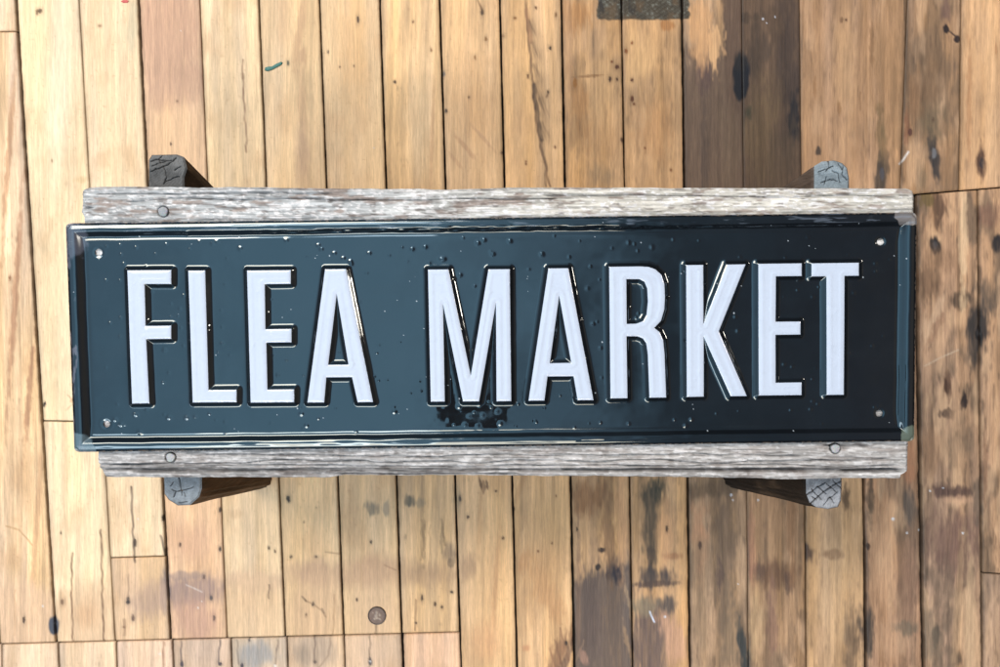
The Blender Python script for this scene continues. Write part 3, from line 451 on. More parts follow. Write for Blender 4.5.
def floor_colour(px, py, s, seed, base, grain):
    base = lin(base)
    off = seed * 137.0
    wob = 7 * (fbm(px / 90 + off, py / 160, 3, 2) - .5)
    xx = px + wob
    c = np.empty(px.shape + (3,)); c[:] = base
    g1 = fbm(xx / 7 + off, py / 230, 5, 3) - .5
    g2 = fbm(xx / 1.7 + off, py / 70, 8, 2) - .5
    g3 = fbm(px / 34 + off, py / 60, 9, 3) - .5
    # soft arched growth rings
    cx = s + .25 * (vn(off, py * 0 + seed, 4) - .5)
    rr = np.hypot((cx - .5) * 2.2, (py - (vn(off + .5, 0 * py, 2) * 900)) / 420.0)
    ring = np.sin(rr * 30 + 5 * fbm(px / 40 + off, py / 110, 6, 2))
    v = 1 + grain * (.46 * g1 + .34 * g2 + .34 * g3 + .03 * ring)
    c = c * v[..., None]
    # colour wander: redder / yellower streaks
    h = fbm(xx / 12 + off, py / 190, 21, 2) - .5
    c = c * np.stack([1 + .08 * h * grain, 1 + 0 * h, 1 - .22 * h * grain], -1)
    # short dark pores
    p = vn(px / 1.1 + off, py / 8.0, 31) * vn(px / 9 + off, py / 30, 33)
    c = c * (1 - .22 * grain * sstep(.66, .9, p))[..., None]
    if seed >= 15 and seed <= 28:      # traffic grime on the darker boards
        gk = {15: .35, 16: .25, 17: .6, 18: .6, 19: .2, 20: .6, 21: .2, 22: .5, 23: .3, 24: .6, 25: 1.0, 26: .9, 27: .6, 28: .6}[seed]
        q = fbm(px / 17 + off, py / 44, 41, 4)
        c = mixc(c, lin((118, 96, 74)) , gk * .70 * sstep(.49, .70, q))
        q2 = fbm(px / 2.6 + off, py / 15, 43, 3)
        c = mixc(c, lin((84, 66, 52)), (.15 + .32 * gk) * sstep(.55, .85, q2))
        q3 = fbm(px / 10 + off, py / 40, 47, 3)
        c = mixc(c, lin((226, 180, 132)), (.15 + .35 * gk) * sstep(.54, .74, q3))
    else:
        q = fbm(px / 26 + off, py / 40, 41, 4)
        c = mixc(c, lin((205, 160, 112)), .35 * sstep(.52, .85, q))
        q2 = fbm(px / 2.4 + off, py / 2.8, 45, 2)
        c = mixc(c, lin((170, 124, 80)), .22 * sstep(.74, .92, q2))
    x0, x1 = px.min() - 5, px.max() + 5
    y0, y1 = -60, 720
    mod = (1 + grain * (.26 * g2 + .20 * g1))[..., None]
    for (sx, sy, rx, ry, an, tc, st, soft, rag, only) in ST:
        if only is not None and seed not in only: continue
        if sx + rx * 3 + 40 < x0 or sx - rx * 3 - 40 > x1: continue
        if sx > 560 and not (736 < sx < 746 and 50 < sy < 90): ry = ry * 1.25; rag = rag + .22
        a = math.radians(an); ux, uy = math.cos(a), math.sin(a)
        ex, ey = px - sx, py - sy
        e1 = (ex * ux - ey * uy) / rx; e2 = (ex * uy + ey * ux) / ry
        r = np.sqrt(e1 * e1 + e2 * e2)
        sc = max(2.5, min(rx, ry) * .9)
        n = fbm(px / sc + sx, py / (sc * 2.2) + sy, 51, 3) - .5
        n2 = fbm(px / 2.2, py / 9, 52, 2) - .5
        r = r + rag * (1.5 * n + .9 * n2)
        w = (.10 + soft * .75)
        k = st * (1 - sstep(1 - w, 1 + w * .55, r)) * (.80 + .40 * vn(px / 1.5 + sx, py / 13, 57) * sstep(2, 6, rx) + .1)
        k = np.clip(k, 0, 1)
        c = mixc(c, 0, k) + (lin(tc) * mod) * k[..., None]
    for (dx, dy, r, tc) in DOTS:
        if dx < x0 or dx > x1: continue
        a = hsh(np.array([int(dx)]), np.array([int(dy)]), 5)[0] * 3
        ex = (px - dx) * (1 + .35 * math.sin(a)); ey = (py - dy) * (1 + .35 * math.cos(a) - .2)
        dd = np.hypot(ex, ey) + .9 * (vn(px / 1.3, py / 1.3, 3) - .5)
        c = mixc(c, lin(tc), .92 * (1 - sstep(r * .55, r * 1.15, dd)))
        c = c * (1 - .14 * (1 - sstep(r, r * 2.4, dd)))[..., None]
    for (dx, dy, r) in WDOTS:
        if dx < x0 or dx > x1: continue
        dd = np.hypot(px - dx, py - dy) + .7 * (vn(px / 1.2, py / 1.2, 7) - .5)
        c = mixc(c, lin((232, 222, 206)), .62 * (1 - sstep(r * .5, r * 1.1, dd)))
    for (pts, hw, tc, st) in CR:
        xs = [p[0] for p in pts]
        if max(xs) < x0 or min(xs) > x1: continue
        dd = seg_d(px + 1.6 * (vn(px * 0, py / 7, 61) - .5), py, pts)
        fade = .55 + .45 * vn(px / 3, py / 6, 63)
        c = mixc(c, lin(tc), st * fade * (1 - sstep(hw * .5, hw + .9, dd)))
    # feathered dark figure beside the long crack on board 14
    if seed == 14:
        for fx, fy, fl, fw in ((528, 26, 26, 3.5), (530, 48, 30, 5), (534, 88, 36, 6), (537, 104, 34, 6), (540, 128, 26, 4), (532, 70, 28, 4)):
            a = math.radians(24); e1 = (px - fx) * math.cos(a) - (py - fy) * math.sin(a) * .9; e2 = (px - fx) * math.sin(a) + (py - fy) * math.cos(a)
            kk = .55 * sstep(-2, 1, px - (524 + py * .12)) * np.exp(-((e1 - 3) / fw) ** 2) * sstep(0, 5, e2 + 8) * (1 - sstep(fl * .2, fl * .8, e2)) * (.3 + .9 * vn((px - py * .35) / 1.4, py / 9, 71))
            c = mixc(c, lin((98, 74, 54)), np.clip(kk, 0, .85))
    tm = tape_mask(px, py)
    if tm.max() > 0:
        n = fbm(px / 2.5, py / 2.2, 81, 3); hx = ((px * .7 + py) % 4.2) / 4.2
        tcx = lin((86, 76, 58)) * (.55 + .8 * n)[..., None]
        tcx = mixc(tcx, lin((150, 146, 126)), .5 * sstep(.58, .8, n) + .18 * (hx < .25))
        tcx = mixc(tcx, lin((40, 40, 38)), .75 * ((np.abs(px - 600) < 4) | (np.abs(px - 632) < 4)) * sstep(.35, .6, fbm(px / 3, py / 5, 83)))
        tcx = mixc(tcx, lin((120, 92, 60)), .5 * sstep(.5, .7, fbm(px / 9, py / 9, 86)))
        c = mixc(c, 0, tm * .93) + tcx * (tm * .93)[..., None]
    # dirt gathered along board edges
    ed = np.minimum(s, 1 - s) * 60
    c = c * (1 - .30 * (1 - sstep(0, 2.2 + 1.5 * vn(py / 14, off + 0 * py, 87), ed)))[..., None]
    bm = base * np.ones(3)
    c = bm * (np.maximum(c, 1e-4) / bm) ** (1.40 if 15 <= seed <= 28 else 1.2)
    c = mixc(c, 0, 0 * g1) if seed < 17 else c + (c.mean(-1, keepdims=True) - c) * .10
    c = c * np.array([.98, 1.01, 1.11])
    return np.clip(c / ILLUM, .004, .80)

def y_samples(lo, hi):
    a = [np.arange(lo, min(hi, -14), 14.0)] if lo < -14 else []
    m0, m1 = max(lo, -14), min(hi, 682)
    if m1 > m0: a.append(np.linspace(m0, m1, max(2, int((m1 - m0) / 1.15))))
    if hi > 682: a.append(np.arange(max(lo, 682) + 10, hi, 14.0)); a.append(np.array([hi]))
    y = np.unique(np.concatenate(a))
    return y

fl_co, fl_col, fl_fa = [], [], []
nb = 0
def add_board(l0, l1, ft, fb, g0, g1, base, grain, seed, step=1.05):
    global nb
    g0 *= .92; g1 *= .92
    xm = 0.5 * (l0[0] + l1[0]) + 0.5 * (l0[1] + l1[1]) * 300
    ylo, yhi = float(ft(np.float64(xm))), float(fb(np.float64(xm)))
    ys = y_samples(ylo, yhi)
    t = (ys - ylo) / (yhi - ylo)
    wmid = abs(l1[0] - l0[0])
    nu = max(6, int(wmid / step))
    s = np.linspace(0, 1, nu)
    e = np.array([0.0, 0.010, 0.022]);  s = np.unique(np.concatenate([e, s[2:-2], 1 - e]))
    nu = len(s)
    Y0 = ys[:, None]; S = s[None, :]
    xl = l0[0] + l0[1] * Y0 + g0 * (1 + .7 * (fbm(Y0 / 9 + seed, 0 * Y0 + seed, 99) - .5))
    xr = l1[0] + l1[1] * Y0 - g1 * (1 + .7 * (fbm(Y0 / 9 + seed, 0 * Y0 - seed, 98) - .5))
    X = xl + (xr - xl) * S
    # the butt ends follow the slanting cross seam
    top = ft(X) + .7; bot = fb(X) - .7
    Y = top + (bot - top) * t[:, None]
    wx, wy = un(X, Y, 0.0)
    z = np.zeros_like(X) + (fbm(S * 2 + seed, Y / 260, 101) - .5) * .0006 + .00015 * math.sin(seed * 2.3)
    z = z - .0004 * (1 - sstep(0, .018, np.minimum(S, 1 - S)))
    dyc = np.minimum(Y - top, bot - Y)
    z = z - .0005 * (1 - sstep(0, 1.6, dyc))
    col = floor_colour(X, Y, S + 0 * X, seed, base, grain)
    co = np.stack([wx, wy, z], -1).reshape(-1, 3)
    nv = len(ys)
    fa = grid_faces(nv, nu, nb)
    ring = ring_index(nv, nu)
    low = co[ring].copy(); low[:, 2] = -.008
    col2 = np.tile(np.array([[.05, .035, .025]]), (len(ring), 1))
    r0 = ring + nb; r1 = np.arange(len(ring)) + nb + nv * nu
    sk = np.stack([r0, np.roll(r0, -1), np.roll(r1, -1), r1], 1)
    fl_co.extend([co, low]); fl_col.extend([col.reshape(-1, 3), col2]); fl_fa.extend([fa, sk])
    nb += nv * nu + len(ring)

for (la, lb, ft, fb, g0, g1, base, grain, seed) in boards:
    add_board(lines[la], lines[lb], ft, fb, g0, g1, base, grain, seed)
# boards continuing beyond the picture on both sides
k = 0
for i in range(14):
    w = 60
    b0 = lines['z2'][0] - w * (i + 1); 
    add_board((b0, .085 + .004 * i), (b0 + w, .083 + .004 * i if i else lines['z2'][1]), TOP, BOT, .8, .8, (238 - 6 * (i % 3), 202 - 5 * (i % 3), 156 - 8 * (i % 2)), 1.0, 200 + i, 6)
    b1 = 1101 + w * i
    add_board((b1 if i else lines['r2'][0], -.002 * i), (b1 + w, -.002 * (i + 1)), TOP, BOT, .8, .8, (204 - 8 * (i % 3), 158 - 7 * (i % 3), 112 - 5 * (i % 2)), 1.0, 230 + i, 6)
add_board(lines['z2'], lines['tm'], X_bot, BOT, .8, .8, (236, 200, 154), 1.0, 61, 3)
floor = make_mesh('floor', np.concatenate(fl_co), np.concatenate(fl_fa), MAT_FLOOR, col=np.concatenate(fl_col))
floor['kind'] = 'structure'; floor['label'] = 'worn tan strip floor boards with dark gaps, nail holes and brown stains'
del fl_co, fl_col, fl_fa

sub = make_mesh('subfloor', [(-2.6, -2.6, -.0085), (2.6, -2.6, -.0085), (2.6, 2.6, -.0085), (-2.6, 2.6, -.0085)], [(0, 1, 2, 3)],
                plain_mat('dark_seam_dirt', (.018, .014, .011), .95, .5, 300), smooth=False)
sub['kind'] = 'structure'

# ==================================================================== BENCH
ZB = 0.1945          # top of the bench boards
ox, oy = un(500, 333, 0)
bench = empty('wooden_bench', (float(ox), float(oy), 0), 'low rustic bench of weathered grey whitewashed boards on four cracked posts, under the black sign', 'bench')
BO = (float(ox), float(oy), 0.0)

def bench_board(xl, xr, yt, yb, seed, tone, grey, thick, splits, round_c, nails):
    """xl/xr: functions of v (0 top..1 bottom), yt/yb: functions of x"""
    nu, nv = 1050, 120
    u = np.linspace(0, 1, nu)[None, :]; v = np.linspace(0, 1, nv)[:, None]
    U = u + 0 * v; V = v + 0 * u
    XL = xl(V); XR = xr(V)
    X = XL + (XR - XL) * U
    YT = yt(X); YB = yb(X)
    dx = np.minimum(X - XL.min(), XR.max() - X)
    cut = round_c * (1 - np.sqrt(np.clip(1 - (1 - np.clip(dx / round_c, 0, 1)) ** 2, 0, 1)))
    Y = (YT + cut) + (YB - YT - cut * 2) * V
    off = seed * 91.0
    wb = 3.5 * (fbm(X / 150 + off, Y / 30, 201, 2) - .5)
    yy = Y + wb
    g1 = fbm(X / 24 + off, yy / 2.4, 203, 4)
    g2 = fbm(X / 6 + off, yy / 1.2, 205, 3)
    g3 = fbm(X / 60 + off, Y / 18, 207, 3)
    fl = fbm(X / 4.6 + off, yy / 2.0, 209, 4)
    c = np.empty(X.shape + (3,)); 
    right = sstep(300, 640, X)
    c[:] = lin(tone[0]); c = mixc(c, lin(tone[1]), right)
    c = c * (1 + .62 * (g1 - .5) + .42 * (g2 - .5) + .40 * (g3 - .5))[..., None]
    # flaking remains of white paint, brown wood showing through
    c = mixc(c, lin((244, 244, 248)) / 1.0, grey[0] * sstep(.50, .66, fl + .35 * (g3 - .5)))
    c = mixc(c, lin((148, 132, 124)), grey[1] * sstep(.56, .72, fbm(X / 20 + off, yy / 4.5, 211, 4) + .10 * (g2 - .5)))
    c = mixc(c, lin((104, 94, 90)), grey[2] * sstep(.64, .78, fbm(X / 11 + off, yy / 2.4, 213, 3)))
    c = mixc(c, lin((96, 94, 96)), .55 * sstep(.66, .80, fbm(X / 70 + off, yy / .9, 215, 2)))
    h = .0012 * (g1 - .5) + .0007 * (g2 - .5) + .0006 * (fl - .5)
    for (x0, x1, ys_, amp, hw, dark) in splits:
        yc = ys_ + amp * (fbm(X / 60, 0 * X + ys_, 217, 3) - .5) * 2
        hwv = hw * (.35 + 1.3 * vn(X / 22, 0 * X + ys_, 219))
        k = (1 - sstep(hwv * .5, hwv + .8, np.abs(Y - yc))) * sstep(x0 - 3, x0 + 8, X) * (1 - sstep(x1 - 8, x1 + 3, X))
        c = mixc(c, lin((52, 48, 48)), dark * k * (.45 + .55 * vn(X / 9, 0 * X + ys_, 221)))
        h = h - .0022 * k
    for (nx, ny) in nails:
        dd = np.hypot(X - nx, Y - ny)
        h = h - .0018 * (1 - sstep(4.2, 6.8, dd))
        c = mixc(c, lin((86, 82, 80)), (.75 if ny > 300 else .4) * (1 - sstep(5.0, 6.6, dd + 1.2 * (vn(X / 3, Y / 3, 9) - .5))) )
        tail = np.exp(-((Y - ny - 1) / 3.0) ** 2) * sstep(nx, nx + 6, X) * (1 - sstep(nx + 6, nx + 18, X)) * vn(X / 3, Y / 1.5, 11)
        c = mixc(c, lin((120, 108, 102)), np.clip(tail * 1.0, 0, .8))
    z = ZB + h
    ed = np.minimum(np.minimum(Y - YT, YB - Y), dx)
    z = z - .0016 * (1 - sstep(0, 3.2, ed))
    wx, wy = un(X, Y, ZB)
    co = np.stack([wx, wy, z], -1).reshape(-1, 3)
    fa = grid_faces(nv, nu)
    ring = ring_index(nv, nu)
    cs, fs = [co], [fa]; cc = [np.clip(c / 1.28, .01, .8).reshape(-1, 3)]
    prev = ring; base = nv * nu
    for dz, dark in ((.004, .75), (.010, .6), (thick, .5)):
        lo = co[ring].copy(); lo[:, 2] = ZB - dz
        jig = (fbm(co[ring][:, 0] * 120 + dz * 900, co[ring][:, 1] * 300, 223, 2) - .5)
        lo[:, 1] += .0008 * jig
        cur = np.arange(len(ring)) + base
        fs.append(np.stack([prev, np.roll(prev, -1), np.roll(cur, -1), cur], 1))
        cs.append(lo); cc.append(np.tile(lin((120, 112, 106)) * dark, (len(ring), 1)) * (1 + .6 * jig[:, None]))
        prev = cur; base += len(ring)
    b = make_mesh('board', np.concatenate(cs), np.concatenate(fs), MAT_GREYWOOD, parent=bench, origin=BO, col=np.concatenate(cc))
    return b

def edge_fn(pts, amp, seed, sc=26):
    xs = [p[0] for p in pts]; ys = [p[1] for p in pts]
    return lambda X: np.interp(X, xs, ys) + amp * (fbm(X / sc, 0 * X + seed, seed, 3) - .5) * 2

nails_top = [(163, 211.5)]
nails_bot = [(170.5, 457.5), (835.5, 448.5)]
top_board = bench_board(
    lambda V: 82 + 2.6 * sstep(.20, .26, V) - 1.2 * np.exp(-((V - .16) / .03) ** 2) + 1.6 * (fbm(V * 9, 0 * V, 5) - .5) + 1.5 * sstep(.25, .9, V),
    lambda V: 914.5 + 1.2 * (fbm(V * 7, 0 * V, 6) - .5),
    edge_fn([(60, 188), (120, 186.3), (300, 187.5), (450, 189.2), (512, 187.2), (700, 187.5), (940, 188.5)], .8, 301),
    edge_fn([(60, 300), (940, 290)], 1.0, 302), 1, ((190, 195, 200), (216, 213, 206)), (.78, .78, .62), .020,
    [(82, 95, 207.5, .5, 1.4, .95), (90, 330, 193.5, 1.0, .8, .45), (316, 319, 190, 0, 5, .8), (120, 560, 199, 3, .5, .35), (540, 900, 196, 2, .5, .3)], 10, nails_top)
bot_board = bench_board(
    lambda V: 97.5 + 1.4 * (fbm(V * 9, 0 * V, 15) - .5) + 7.5 * sstep(.86, .98, V),
    lambda V: 908.5 + 1.2 * (fbm(V * 7, 0 * V, 16) - .5) - 8.0 * sstep(.93, .97, V),
    edge_fn([(60, 372), (940, 362)], 1.0, 303),
    edge_fn([(60, 477), (200, 478), (330, 477.5), (345, 475.5), (380, 476), (560, 476), (800, 479.5), (940, 478)], .9, 304), 2, ((172, 173, 176), (186, 184, 184)), (.42, .30, .50), .021,
    [(100, 900, 469.5, .9, 1.5, .85), (130, 470, 471.5, .8, 1.0, .7), (560, 905, 471, .8, 1.2, .8), (110, 890, 462, 3.5, .5, .5), (200, 800, 456, 3, .45, .4), (90, 900, 466, 2, .5, .45), (280, 520, 474.2, .6, 1.0, .7), (820, 870, 445.5, 1, .8, .7)], 5, nails_bot)

def disc(name, px, py, r_px, z, mat, parent, origin, colr, dome=.0006, sq=1.0):
    sc = 1.0
    cx, cy = un(px, py, z); ex, ey = un(px + 1, py, z); m = float(ex - cx)
    co, fa, cc = [(float(cx), float(cy), z + dome)], [], [colr]
    n = 36
    for j, (fr, dz) in enumerate(((.35, .95), (.65, .8), (.85, .55), (.97, .2), (1.0, -.5), (1.0, -3))):
        for i in range(n):
            a = 2 * math.pi * i / n
            rr = r_px * m * fr * (1 + .05 * math.sin(3 * a + px) + .03 * math.sin(5 * a))
            co.append((float(cx) + rr * math.cos(a), float(cy) + rr * math.sin(a) * sq, z + dome * dz))
            cc.append(tuple(v * (1 + .18 * random.uniform(-1, 1)) * (1 if fr < .9 else .55) for v in colr))
    for i in range(n): fa.append((0, 1 + i, 1 + (i + 1) % n))
    for j in range(5):
        for i in range(n):
            a = 1 + j * n + i; b = 1 + j * n + (i + 1) % n
            fa.append((a, a + n, b + n, b))
    return make_mesh(name, co, fa, mat, parent=parent, origin=origin, col=np.array(cc))
for (x, y) in nails_top: disc('nail', x, y, 5.0, ZB + .0004, MAT_NAIL, top_board, BO, tuple(lin((150, 158, 166)) / 1.3))
for (x, y) in nails_bot: disc('nail', x, y, 4.6, ZB + .0004, MAT_NAIL, bot_board, BO, tuple(lin((176, 180, 184)) / 1.3))

def prism(name, top, ztop, bot, zbot, mat, parent, col, seg=26, jitter=.0006, seed=0, bottom=False, shade=None):
    """top/bot: outlines in photo positions, counter-clockwise seen from above, equal counts"""
    def dens(p):
        out = []
        for (x0, y0), (x1, y1) in zip(p, p[1:] + p[:1]):
            for t in range(8): out.append((x0 + (x1 - x0) * t / 8, y0 + (y1 - y0) * t / 8))
        return np.array(out)
    T, B = dens(top), dens(bot)
    tx, ty = un(T[:, 0], T[:, 1], ztop); bx, by = un(B[:, 0], B[:, 1], zbot)
    n = len(T); co = []; cc = []
    idx = np.arange(n)
    groove = fbm(idx / 1.3, 0 * idx + seed, 400 + seed, 3) - .5
    for k in range(seg):
        t = k / (seg - 1)
        z = ztop + (zbot - ztop) * t
        g = groove * jitter * 2 * min(1, k / 2.0) + (fbm(idx / 2.0, 0 * idx + t * 3, 410 + seed, 2) - .5) * jitter * min(1, k)
        x = tx + (bx - tx) * t; y = ty + (by - ty) * t
        mx, my = x.mean(), y.mean(); d = np.hypot(x - mx, y - my)
        x = x + (x - mx) / d * g; y = y + (y - my) / d * g
        co.append(np.stack([x, y, np.full(n, z)], 1))
        v = 1 + 1.3 * (fbm(idx / 1.6, 0 * idx + t * 2.5, 420 + seed, 3) - .5)
        ct = np.tile(lin(col), (n, 1)) * v[:, None]
        wear = sstep(.55, .75, fbm(idx / 4.0, 0 * idx + t * 6, 430 + seed, 3)) * .22
        ct = ct + (lin((126, 104, 84)) - ct) * wear[:, None]
        cc.append(ct)
    co = np.concatenate(co); cc = np.concatenate(cc)
    fa = []
    for k in range(seg - 1):
        for i in range(n):
            a = k * n + i; b = k * n + (i + 1) % n
            fa.append((a, a + n, b + n, b))
    fa.append(tuple(range(n)))
    fa.append(tuple((seg - 1) * n + i for i in range(n))[::-1])
    o = make_mesh(name, co, fa, mat, parent=parent, origin=BO, col=cc)
    o.data.polygons[len(fa) - 2].use_smooth = False
    o.data.polygons[len(fa) - 1].use_smooth = False
    return o, T

MAT_END = col_mat('grey_end_grain', 0.85, 1300, 0.6, (1, 1, 1), 0.25, 0.15, bump_dist=0.0006, rvar=0.05)
ZL = ZB - .0212
# outline of each post top (photo positions, counter-clockwise from above), and of its foot on the floor
legs = [
    ([(148, 262), (185, 262), (184, 178), (187, 168), (184, 157), (177, 154.5), (152, 155), (149, 160)],
     [(236, 300), (268, 300), (268, 262), (268, 250), (264, 240), (258, 237), (240, 237), (237, 240)], (52, 44, 38), None, 'top end split by dark cracks'),
    ([(814, 262), (849, 262), (849, 178), (847, 168), (842, 163), (834, 160.5), (822, 161.5), (814.5, 166)],
     [(734, 285), (762, 285), (762, 235), (761, 226), (757, 221), (750, 219), (741, 219), (735, 222)], (84, 76, 72), None, None),
    ([(163.5, 470), (164.5, 494), (169, 500), (178, 505.5), (190, 505), (199, 497), (201.5, 489), (201, 400), (164, 400)],
     [(246, 468), (246, 480), (250, 486), (256, 489), (263, 488), (270, 484), (272, 476), (272, 400), (246, 400)], (88, 70, 54), None, None),
    ([(806, 470), (806.5, 494), (810, 503), (817, 507.5), (828, 509), (838, 507), (841, 500), (841.5, 490), (841.5, 400), (806, 400)],
     [(722, 466), (722, 476), (726, 484), (732, 487), (740, 488), (748, 487), (750, 482), (750, 474), (750, 400), (722, 400)], (38, 32, 28), None, None),
]
CAPS = [
    ((112, 114, 116), .55, [[(150.5,171.5),(155,169.6),(160,168.5),(168,164.5),(176,158.5)], [(151,161),(158,159.5),(166,160.5)], [(163,155),(159,159),(161,163)], [(163,166),(166,171),(167,178),(164,184)], [(165,182),(173,178.5),(180,177)], [(152,166),(158,163.5),(172,160)], [(175,170),(181,166)]], (135, 150), (.45, .25)),
    ((146, 160, 170), .35, [[(828,161),(829,166),(826,171)], [(818,172),(826,169),(833,166)], [(843,167),(842,175),(847,180)], [(821,183),(830,179),(837,181.5)], [(826,177),(824,184)], [(838,163),(842,170)], [(832,171),(838,174),(840,183)]], (832, 200), (.28, .28)),
    ((142, 152, 162), .35, [[(179,478),(181,487),(182,495)], [(172,489),(177,491.5),(188,489),(194,486.5)], [(174,497),(176,492)], [(186,497),(184,492)], [(179,503),(187,502)], [(171,486),(174,482)]], (190, 460), (.3, .28)),
    ((158, 162, 170), .55, [[(811,503),(820,494.5),(832,486),(842,480)], [(808,494),(815,489),(825,482)], [(811,489),(821,499)], [(818,486),(826,494)], [(826,483),(836,492)], [(833,480),(841,488)], [(823,505),(829,498),(838,492)], [(816,500),(812,496)], [(834,503),(830,497)]], (842, 508), (.45, .25)),
]
def inset_cap(T, z, cap, parent):
    """the sawn end of a post: growth rings, checks along the rings and across them"""
    colr, ringk, cracks, pith, hw = cap
    q = [Vector((float(a), float(b))) for a, b in T]; n = len(q)
    edges = [(i, (i + 1) % n) for i in range(n)]
    x0, y0 = T.min(0); x1, y1 = T.max(0)
    gu, gv = np.meshgrid(np.arange(x0, x1, .55), np.arange(y0, y1, .55)); gu = gu.ravel(); gv = gv.ravel()
    sd = poly_sd(gu, gv, (T,))
    for a, b in zip(gu[sd < -.3], gv[sd < -.3]): q.append(Vector((float(a), float(b))))
    vo, _, fo, _, _, _ = delaunay_2d_cdt(q, edges, [], 0, 1e-5)
    L = np.array([(v.x, v.y) for v in vo]); tri = np.array([f for f in fo if len(f) == 3])
    cen = L[tri].mean(1); tri = tri[poly_sd(cen[:, 0], cen[:, 1], (T,)) < 0]
    px, py = L[:, 0], L[:, 1]
    d = np.hypot(px - pith[0], py - pith[1]) + 2.5 * (fbm(px / 12, py / 12, 701, 2) - .5)
    ring = .5 + .5 * np.sin(d * 2.6)
    c = np.tile(lin(colr) / ILLUM, (len(L), 1)) * (1 + .55 * (fbm(px / 3, py / 3, 703, 3) - .5) + .7 * (fbm(px / 10, py / 9, 705, 2) - .5) - .16 * ringk * ring)[:, None]
    h = .00012 * (ring - .5) + .0004 * (fbm(px / 2, py / 2, 707, 2) - .5)
    wx_ = px + 1.6 * (fbm(px / 3, py / 3, 709, 2) - .5); wy_ = py + 1.6 * (fbm(px / 3, py / 3, 711, 2) - .5)
    for k, pts in enumerate(cracks):
        dd = seg_d(wx_, wy_, pts); w = hw[0 if k < 2 else 1] * (.6 + .8 * vn(px / 3, py / 3, 713))
        m = (1 - sstep(w * .4, w + .45, dd))
        c = mixc(c, (.012, .012, .013), m * .78); h = h - .0012 * m
    e = -poly_sd(px, py, (T,))
    h = h - .0012 * (1 - sstep(0, 1.8, e))
    x, y = un(px, py, z); co = np.stack([x, y, z + .0006 + h], 1)
    v1 = co[tri[:, 1]] - co[tri[:, 0]]; v2 = co[tri[:, 2]] - co[tri[:, 0]]
    f_ = np.cross(v1, v2)[:, 2] < 0; tri[f_] = tri[f_][:, ::-1]
    return make_mesh('end_grain', co, tri, MAT_END, parent=parent, origin=BO, col=np.clip(c, .008, .8))
for k, (tp, bt, colr, em, lab) in enumerate(legs):
    o, T = prism('leg', tp, ZL - .0015, bt, 0.0, MAT_LEG, bench, colr, seed=k, jitter=.0011)
    inset_cap(T, ZL - .0008, CAPS[k], o)
# rails hidden below the boards that tie the posts together
for (x0, x1, a0, a1) in ((206, 232, 262, 400), (770, 798, 262, 400)):
    prism('crossbar', [(x0, a0 - 4), (x0, a1), (x1, a1), (x1, a0 - 4)], ZB - .024, [(x0 + 20 * (x0 < 500) - 20 * (x0 > 500), a0), (x0 + 20 * (x0 < 500) - 20 * (x0 > 500), a1), (x1 + 20 * (x0 < 500) - 20 * (x0 > 500), a1), (x1 + 20 * (x0 < 500) - 20 * (x0 > 500), a0)], ZB - .07, MAT_LEG, bench, (80, 62, 50), seed=9)

# ==================================================================== SIGN
ZS = 0.1962          # level of the sunk field
PXM = 0.000715       # metres per photo pixel at the sign
tl = np.array(un(66.5, 223.5, ZS)); tr = np.array(un(914.8, 212.8, ZS)); br = np.array(un(913.3, 440.6, ZS)); bl = np.array(un(76.5, 451.5, ZS))
ctr = (tl + tr + br + bl) / 4
exv = (tr + br) / 2 - (tl + bl) / 2; LW = np.linalg.norm(exv); exv = exv / LW
eyv = np.array([-exv[1], exv[0]]); LH = .5 * (np.linalg.norm(tl - bl) + np.linalg.norm(tr - br))
SW, SH = LW / PXM, LH / PXM          # sign size in local px
def to_local(px, py):
    x, y = un(px, py, ZS + .0015)
    rx, ry = x - ctr[0], y - ctr[1]
    return (rx * exv[0] + ry * exv[1]) / PXM + SW / 2, SH / 2 - (rx * eyv[0] + ry * eyv[1]) / PXM
def to_world(u, v):
    a = (u - SW / 2) * PXM; b = (SH / 2 - v) * PXM
    return ctr[0] + exv[0] * a + eyv[0] * b, ctr[1] + exv[1] * a + eyv[1] * b

